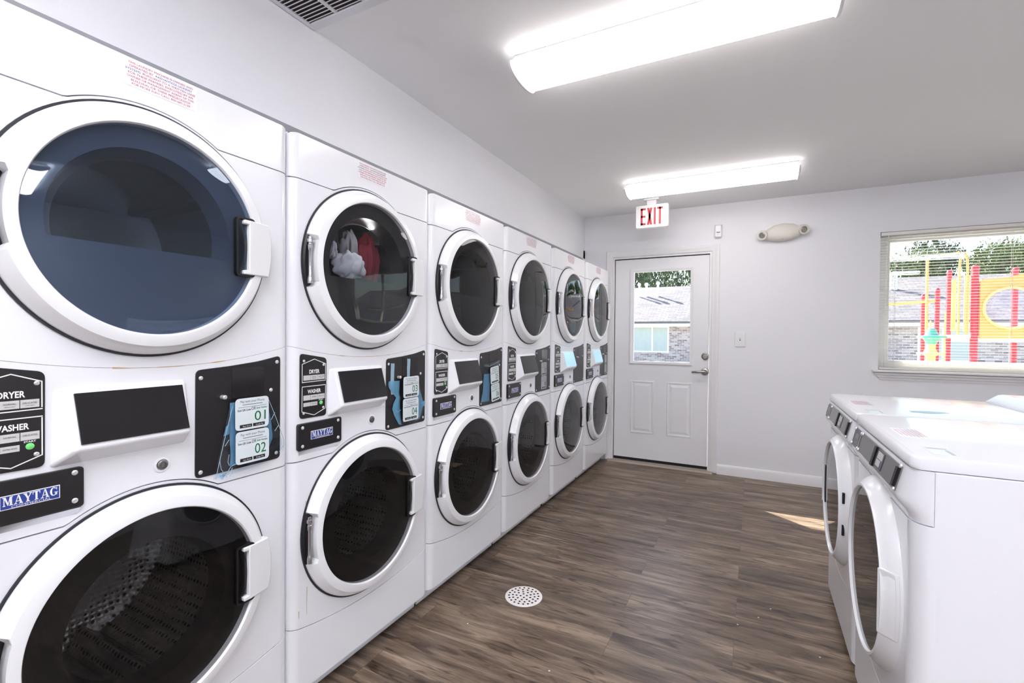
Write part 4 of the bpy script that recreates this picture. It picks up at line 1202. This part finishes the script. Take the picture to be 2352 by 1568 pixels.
# ceiling lights
def make_light():
    root = thing('ceiling_light', 'x', 'ceiling light')
    L = 1.185; hw = 0.122
    mb = MB(); mb.box(0.012, L - 0.012, -hw + 0.044, hw - 0.044, -0.018, 0.0); mb.loft([(0.011, -0.085, 0.0), (0.011, -0.105, -0.026), (0.011, 0.105, -0.026), (0.011, 0.085, 0.0)], [(L - 0.011, -0.085, 0.0), (L - 0.011, -0.105, -0.026), (L - 0.011, 0.105, -0.026), (L - 0.011, 0.085, 0.0)]); mb.obj('housing', M['exitbody'], root, bevel=0.003)
    sec = [(-hw + 0.018, -0.0265), (-hw + 0.002, -0.038)] + [(hw * math.sin(R(a)), -0.040 - 0.044 * math.cos(R(a)) ** 0.8) for a in range(-84, 85, 12)] + [(hw - 0.002, -0.038), (hw - 0.018, -0.0265)]
    mb = MB(); mb.loft([(0.010, y, z) for y, z in sec], [(L - 0.010, y, z) for y, z in sec]); mb.obj('diffuser', M['diffuser'], root, angle=40)
    for xa in (0.0, L - 0.012):
        s2 = [(y * 1.05, -0.001 + (z + 0.001) * 1.07 if z < -0.02 else -0.001) for y, z in sec]
        mb = MB(); mb.loft([(xa, y, z) for y, z in s2], [(xa + 0.012, y, z) for y, z in s2]); mb.obj('end_cap', M['enamel2'], root, bevel=0.002)
    return root
l0 = make_light()
lights = [(0.340, 1.907, 'lit ceiling light with curved white lens, crossing the ceiling near the vent'),
          (0.354, 3.823, 'lit ceiling light with curved white lens, above the exit sign'),
          (0.360, 0.00, 'added unseen ceiling light straight above the first stacked washer dryer'),
          (0.360, -1.90, 'added unseen ceiling light second from the near wall, on the tower side'),
          (0.360, -3.80, 'added unseen ceiling light next to the near wall, on the tower side'),
          (2.62, 0.80, 'added unseen ceiling light above the aisle, first past the front loaders'),
          (2.62, -1.10, 'added unseen ceiling light second from the near wall, on the front loader side'),
          (2.62, -3.00, 'added unseen ceiling light next to the near wall, on the front loader side')]
for i, (x, y, lab) in enumerate(lights):
    o = l0 if i == 0 else copy_tree(l0)
    o.location = (x, y, ZCE - 0.0005)
    tag(o, lab, 'ceiling light', 'ceiling lights')
    if i > 1:  # added unseen fixtures, put in to brighten the room
        df = find(o, 'diffuser'); df.data = df.data.copy(); df.data.materials[0] = M['diffuser_fill']

# return air vent
vt = thing('ceiling_vent', 'white return air vent grille in the ceiling above the dryers', 'vent')
vx0, vx1, vy0, vy1 = -0.272, 0.335, 0.66, 1.318
mb = MB()
f = 0.030
zt, zb = ZCE - 0.0005, ZCE - 0.008
mb.box(vx0, vx0 + 0.018, vy0, vy1, zb, zt); mb.box(vx1 - f, vx1, vy0, vy1, zb, zt); mb.box(vx0 + 0.018, vx1 - f, vy0, vy0 + f, zb, zt); mb.box(vx0 + 0.018, vx1 - f, vy1 - f - 0.006, vy1, zb, zt)
mb.obj('vent_frame', M['ventwhite'], vt, bevel=0.002)
mb = MB()
for i in range(1, 4):
    x = vx0 + 0.018 + (vx1 - f - vx0 - 0.018) * i / 4
    mb.box(x - 0.007, x + 0.007, vy0 + f, vy1 - f, zb + 0.001, zt)
mb.obj('divider', M['ventwhite'], vt)
mb = MB()
y = vy0 + f + 0.008
while y < vy1 - f - 0.006:
    mb.loft([(vx0 + 0.018, y - 0.002, zb + 0.002), (vx0 + 0.018, y + 0.002, zb + 0.002), (vx0 + 0.018, y + 0.009, zt), (vx0 + 0.018, y + 0.006, zt)], [(vx1 - f, y - 0.002, zb + 0.002), (vx1 - f, y + 0.002, zb + 0.002), (vx1 - f, y + 0.009, zt), (vx1 - f, y + 0.006, zt)])
    y += 0.0155
mb.obj('louvers', M['ventwhite'], vt)
mb = MB(); mb.box(vx0 + 0.015, vx1 - f + 0.003, vy0 + f - 0.003, vy1 - f - 0.003, ZCE - 0.0015, ZCE - 0.0005); mb.obj('duct_opening', M['ventdark'], vt, smooth=False)

# floor drain
dr = thing('floor_drain', 'round white perforated drain cover set in the plank floor', 'floor drain', (0.321, 2.022, 0))
mb = MB()
holes = []
rng = random.Random(3)
for r, n, ph in ((0.070, 20, 0.1), (0.052, 14, 0.3), (0.034, 9, 0.0), (0.015, 4, 0.5)):
    for i in range(n):
        a = ph + 2 * PI * i / n
        holes.append((r * math.cos(a), r * math.sin(a)))
mb.lathe([(0.088, 0.0005), (0.088, 0.0025), (0.084, 0.0042), (0.078, 0.0046)], lambda a, r, h: (r * math.cos(a), r * math.sin(a), h), 64)
mb.tess([circle(0, 0, 0.078, 64)] + [circle(a, b, 0.0052, 10) for a, b in holes], lambda a, b: (a, b, 0.0046))
mb.obj('drain_cover', M['drain'], dr, angle=40)
mb = MB(); mb.lathe([(0.083, 0.0012), (0.001, 0.0012)], lambda a, r, h: (r * math.cos(a), r * math.sin(a), h), 48); mb.obj('drain_pit', M['darkhole'], dr)

# lint specks on the floor
rng = random.Random(5)
for i, (x, y) in enumerate(((0.20, 1.72), (1.36, 2.46), (1.23, 2.26), (1.31, 2.36), (1.52, 2.18), (0.62, 1.62))):
    mb = MB(); r = 0.0014 + 0.0012 * rng.random()
    mb.lathe([(r, 0.0), (r * .9, r * .5), (r * .3, r * .8)], lambda a, q, h: (q * math.cos(a) * 1.5, q * math.sin(a) * (1 + .4 * math.sin(3 * a)), h), 10, cap0=True, cap1=True)
    o = mb.obj('lint_speck', M['white'], None); o.location = (x, y, 0.0003)
    tag(o, 'tiny white lint speck lying on the brown plank floor', 'lint', 'lint specks on the floor')

# ------------------------------------------------------------------ outside
GZ = -0.5
mb = MB(); mb.box(-40, 45, YF + 0.13, 75, GZ - 0.2, GZ); struct(mb.obj('ground', M['ground'], None, smooth=False))
bd = thing('apartment_building', 'brick apartment building with grey shingle roof seen through the door and window', 'building', (0.15, 0, -0.03))
BY = 22.0
mb = MB(); mb.box(-16, 24, BY + 0.35, BY + 8, GZ, 1.80); mb.obj('brick_wall', M['brick'], bd, smooth=False)
# roof planes, built flat and rotated so the shingle pattern runs along the slope
slope = math.atan2(3.90 - 1.91, 26.3 - BY)
ln = math.hypot(3.90 - 1.91, 26.3 - BY)
mb = MB(); mb.box(-16.5, 24.5, 0, ln, -0.08, 0.0); rf = mb.obj('roof', M['shingle'], bd, smooth=False); rf.location = (0, BY, 1.92); rf.rotation_euler = (slope, 0, 0)
mb = MB(); mb.box(-16.5, 24.5, 0, ln, -0.08, 0.0); rf = mb.obj('roof', M['shingle'], bd, smooth=False); rf.location = (0, 52.6 - BY, 1.92); rf.rotation_euler = (slope, 0, PI); rf.location = (8, 52.6 - BY, 1.92)
mb = MB(); mb.box(-16.5, 24.5, BY - 0.02, BY + 0.06, 1.84, 1.93); mb.obj('gutter', M['fascia'], bd, smooth=False)
mb = MB(); mb.box(-16.5, 24.5, BY + 0.02, BY + 0.4, 1.70, 1.845); mb.obj('soffit', M['soffit'], bd, smooth=False)
def ext_window(x0, x1, z0, z1, mull):
    mb = MB(); s = 0.07; yy = BY + 0.33
    mb.box(x0 - s, x0, yy, yy + .05, z0 - s, z1 + s); mb.box(x1, x1 + s, yy, yy + .05, z0 - s, z1 + s); mb.box(x0, x1, yy, yy + .05, z0 - s, z0); mb.box(x0, x1, yy, yy + .05, z1, z1 + s)
    for q in mull: mb.box(q - 0.035, q + 0.035, yy, yy + .05, z0, z1)
    w = mb.obj('window', M['extwhite'], bd, smooth=False)
    mb = MB(); mb.box(x0, x1, yy + 0.015, yy + 0.03, z0, z1); mb.obj('pane', M['extglass'], w, smooth=False)
ext_window(-4.6, -2.40, 0.58, 1.66, (-3.07,))
ext_window(6.55, 8.0, 0.5, 1.62, (7.2,))
ext_window(10.5, 12.4, 0.5, 1.62, (11.4,))
for x, top, wd in ((-4.26, 4.02, 0.05), (-3.89, 4.02, 0.06), (-3.31, 4.06, 0.06), (6.18, 3.95, 0.05), (6.36, 4.06, 0.07)):
    mb = MB(); zb_ = 3.28
    mb.lathe([(wd, zb_), (wd, top - 0.16), (wd * 1.6, top - 0.14), (wd * 1.7, top - 0.06), (wd * 1.1, top), (0.01, top + 0.01)], lambda a, r, h: (x + r * math.cos(a), 25.0 + r * math.sin(a), h), 12)
    mb.obj('roof_vent', M['extwhite'], bd)

# playground
pg = thing('playground_structure', 'red and orange playground structure with a bubble window panel outside the window', 'playground', (0.06, 0, 0.01))
PY = 11.0
for x, top, r, dy in ((3.922, 2.00, 0.033, 0.3), (4.116, 2.11, 0.036, 0.0), (4.276, 2.42, 0.038, 0.4), (4.615, 2.49, 0.052, 0.0), (5.131, 2.42, 0.045, 1.2), (5.95, 2.45, 0.05, 0.0), (6.2, 2.45, 0.05, 1.2)):
    s = (PY + dy) / PY
    xx = 1.307 + (x - 1.307) * s; tt = 1.2242 + (top - 1.2242) * s
    mb = MB(); mb.lathe([(r, GZ), (r, tt - 0.05), (r * 1.12, tt - 0.05), (r * 1.1, tt - 0.01), (r * .6, tt + 0.02), (0.005, tt + 0.025)], lambda a, q, h: (xx + q * math.cos(a), PY + dy + q * math.sin(a), h), 16)
    mb.obj('post', M['playred'], pg)
def arc3(p, q, r, pts): pass
mb = MB()
mb.tube([(3.972, PY, 1.35), (3.966, PY, 2.62), (3.98, PY, 2.67), (4.02, PY, 2.69), (4.36, PY, 2.73), (4.40, PY, 2.75)], 0.022, 10)
mb.obj('arch_rail', M['playorange'], pg)
mb = MB()
mb.tube([(4.377, PY - .1, 1.30), (4.377, PY - .1, 2.45), (4.385, PY - .1, 2.60), (4.41, PY - .1, 2.70), (4.435, PY - .1, 2.72), (4.46, PY - .1, 2.68), (4.48, PY - .1, 2.58), (4.485, PY - .1, 2.45), (4.485, PY - .1, 1.30)], 0.018, 10)
mb.obj('arch_rail', M['playorange'], pg)
mb = MB(); mb.tube([(2.9, PY + .2, 1.83), (4.11, PY, 1.90)], 0.026, 10); mb.obj('hand_rail', M['playorange'], pg)
for x0, x1, z1 in ((4.304, 4.369, 2.26), (4.470, 4.548, 2.32)):
    mb = MB()
    n = 3
    for i in range(n):
        x = x0 + (x1 - x0) * (i + .5) / n
        mb.box(x - 0.008, x + 0.008, PY - 0.01, PY + 0.01, 1.38, z1)
    mb.box(x0, x1, PY - 0.012, PY + 0.012, 1.36, 1.40); mb.box(x0, x1, PY - 0.012, PY + 0.012, z1 - 0.02, z1 + 0.01)
    mb.obj('barrier', M['playyellow'], pg)
mb = MB(); mb.box(4.22, 4.62, PY - 0.02, PY + 1.2, 1.24, 1.30); mb.obj('deck', M['playgrey'], pg)
mb = MB(); mb.box(4.60, 5.95, PY + 0.1, PY + 1.2, 1.17, 1.24); mb.obj('deck', M['playgrey'], pg)
mb = MB(); mb.lathe([(0.055, 1.40), (0.075, 1.34), (0.10, 1.285), (0.20, 1.265), (0.205, 1.245), (0.13, 1.235), (0.09, 1.18), (0.06, 1.12)], lambda a, q, h: (3.995 + q * math.cos(a), PY - 0.2 + q * math.sin(a), h), 24); mb.obj('spool', M['playgreen'], pg)
mb = MB(); mb.lathe([(0.06, 1.12), (0.07, 1.04), (0.10, 0.985), (0.19, 0.970), (0.195, 0.952), (0.10, 0.94), (0.06, 0.90), (0.06, GZ)], lambda a, q, h: (3.985 + q * math.cos(a), PY - 0.2 + q * math.sin(a), h), 24); mb.obj('spool_base', M['playyellow'], pg)
for x in (4.015, 4.085, 4.215):
    mb = MB(); mb.tube([(x, PY - 0.05, GZ), (x, PY - 0.05, 1.55 if x < 4.05 else (1.4 if x < 4.1 else 1.70))], 0.012, 8); mb.obj('climber_pole', M['playyellow'], pg)
mb = MB()
out = rounded([(4.675, 1.24), (5.92, 1.24), (5.92, 2.27), (5.55, 2.35), (5.2, 2.33), (4.98, 2.27), (4.675, 2.255)], 0.05)
hol = circle(5.065, 1.755, 0.335, 40)
mb.tess([out, hol], lambda a, b: (a, PY - 0.03, b)); mb.tess([out, hol], lambda a, b: (a, PY + 0.03, b))
for l in (out, hol):
    for i in range(len(l)):
        a, b = l[i], l[(i + 1) % len(l)]
        mb.face([(a[0], PY - 0.03, a[1]), (b[0], PY - 0.03, b[1]), (b[0], PY + 0.03, b[1]), (a[0], PY + 0.03, a[1])])
bp_ = mb.obj('bubble_panel', M['playorange'], pg, angle=30)
mb = MB(); mb.lathe([(0.36, 0.0), (0.365, -0.04), (0.33, -0.05), (0.325, 0.0)], lambda a, q, h: (5.065 + q * math.cos(a), PY - 0.02 + h, 1.755 + q * math.sin(a)), 40); mb.obj('bubble_ring', M['playyellow'], bp_)
mb = MB(); mb.lathe([(0.33 * math.cos(R(t)), -0.26 * math.sin(R(t))) for t in range(0, 90, 9)], lambda a, q, h: (5.065 + q * math.cos(a), PY - 0.03 + h, 1.755 + q * math.sin(a)), 40); mb.obj('bubble_window', M['bubble'], bp_)

# trees beyond the building
def crown_mesh(seed, conifer, leaves, n=1500):
    rng = random.Random(seed)
    mb = MB()
    cl = []
    if conifer:
        for i in range(46):
            h = rng.random() ** 0.8
            a = rng.random() * 2 * PI; r = 0.30 * (1 - h) * (0.35 + 0.65 * rng.random())
            cl.append((Vector((r * math.cos(a), r * math.sin(a), h)), 0.055 * (1.2 - h)))
    else:
        for i in range(64):
            a = rng.random() * 2 * PI; r = 0.42 * math.sqrt(rng.random()); h = rng.random() ** 0.7
            cl.append((Vector((r * math.cos(a), r * math.sin(a), h * (0.97 - 0.9 * r * r))), 0.085 + 0.03 * rng.random()))
    for i in range(n):
        c, s = rng.choice(cl)
        p = c + Vector((rng.gauss(0, 1), rng.gauss(0, 1), rng.gauss(0, 0.8))) * s * 0.6
        d = Vector((rng.gauss(0, 1), rng.gauss(0, 1), rng.gauss(0, 1))).normalized()
        e = d.cross(Vector((rng.random(), rng.random(), 1))).normalized()
        q = 0.013 if conifer else 0.021
        f = 0.5 + rng.random()
        mb.face([p - d * q * f, p + e * q * .5 * f, p + d * q * f, p - e * q * .5 * f])
    return mb.mesh('crown', leaves, smooth=False)
CR = [crown_mesh(1, False, M['leafa'], 9000), crown_mesh(2, False, M['leafb'], 9000), crown_mesh(4, True, M['leafc'], 6000)]
TL = {0: 'pale green tree', 1: 'dark green tree', 2: 'tall slender conifer'}
trees = []
door_at = ['at the left edge of the door glass', 'behind the leftmost roof vent', 'behind the rightmost roof vent', 'at the right edge of the door glass']
for k, x in enumerate((-15.2, -10.1, -5.0, 0.1)): trees.append((x, 37, k % 2, 10.4, 4.3, 'in front row ' + door_at[k]))
for k, x in enumerate((-17.6, -12.5, -7.4, -2.3)): trees.append((x, 42, 1 - k % 2, 12.4, 4.3, 'in back row ' + door_at[k]))
win_at = ['at the left end of the window', 'behind the orange arch', 'above the tall red post', 'behind the bubble panel', 'near the window\'s right end']
for k, x in enumerate((5.4, 9.5, 13.6, 17.7, 21.8)): trees.append((x, 37, 0, 6.8 + 0.3 * (k % 3), 3.7, 'in front row ' + win_at[k]))
for k, x in enumerate((7.6, 11.8, 16.0, 20.2, 24.4)): trees.append((x, 41.5, k % 2, 7.5 + 0.5 * ((k + 1) % 3), 3.7, 'in back row ' + win_at[k]))
for k, (x, h) in enumerate(((8.6, 9.6), (13.2, 10.4), (19.6, 11.4), (25.0, 10.2), (29.0, 10.8))): trees.append((x, 46.5, 2, h, 4.4, 'rising ' + win_at[k]))
for i, (x, y, kd, h, w, where) in enumerate(trees):
    t = thing('conifer_tree' if kd == 2 else 'broadleaf_tree', TL[kd] + ' ' + where, 'tree', (x + 0.2, y, GZ), 0, 'trees beyond the apartment building')
    mb = MB(); mb.tube([(0, 0, -0.02), (0.05, 0, h * 0.4), (0, 0.05, h * 0.8)], [0.22, 0.15, 0.04], 8); mb.obj('trunk', M['trunk'], t)
    o = link('crown', CR[kd], t); o.location = (0, 0, h * (0.12 if kd == 2 else 0.18)); o.scale = (w, w, h * (0.88 if kd == 2 else 0.84)); o.rotation_euler = (0, 0, i * 1.3)

# ------------------------------------------------------------------ light, world, camera
w = bpy.data.worlds.new('world'); sc.world = w; w.use_nodes = True
nt = w.node_tree
sky = nt.nodes.new('ShaderNodeTexSky'); sky.sky_type = 'NISHITA'; sky.sun_disc = False; sky.sun_elevation = R(36); sky.sun_rotation = R(-52); sky.dust_density = 2.0
nt.links.new(sky.outputs[0], nt.nodes['Background'].inputs[0]); nt.nodes['Background'].inputs[1].default_value = 0.52
sd = bpy.data.lights.new('sun', 'SUN'); sd.energy = 20.0; sd.angle = R(0.53); sd.color = (1.0, 0.95, 0.87)
so = bpy.data.objects.new('sun', sd); C.objects.link(so)
so.rotation_euler = Vector((1.08, -0.84, -1.0)).to_track_quat('-Z', 'Y').to_euler()
# the lamp inside the running dryer's drum
ld = bpy.data.lights.new('drum_lamp', 'POINT'); ld.energy = 0.5; ld.shadow_soft_size = 0.02; ld.color = (1.0, 0.97, 0.92)
lo = bpy.data.objects.new('drum_lamp', ld); C.objects.link(lo); lo.location = (-0.03, y2 + 0.05, ZD + 0.165)

cd = bpy.data.cameras.new('camera'); cd.sensor_width = 36.0; cd.lens = 36.0 * 1083.18 / 2352.0; cd.clip_start = 0.02; cd.clip_end = 300
co = bpy.data.objects.new('camera', cd); C.objects.link(co)
yaw, pit, rol = 0.474811, -0.014079, 0.008344
fw = Vector((-math.sin(yaw) * math.cos(pit), math.cos(yaw) * math.cos(pit), math.sin(pit)))
rt = Vector((math.cos(yaw), math.sin(yaw), 0)); up = rt.cross(fw)
rt2 = rt * math.cos(rol) + up * math.sin(rol); up2 = rt2.cross(fw)
mw = Matrix((rt2, up2, -fw)).transposed().to_4x4()
mw.translation = Vector((1.27727, 0.018017, 1.240164))
co.matrix_world = mw
sc.camera = co
vs_ = sc.view_settings
vs_.view_transform = 'Standard'; vs_.look = 'None'; vs_.gamma = 1.0; vs_.exposure = 0.38; vs_.use_curve_mapping = False
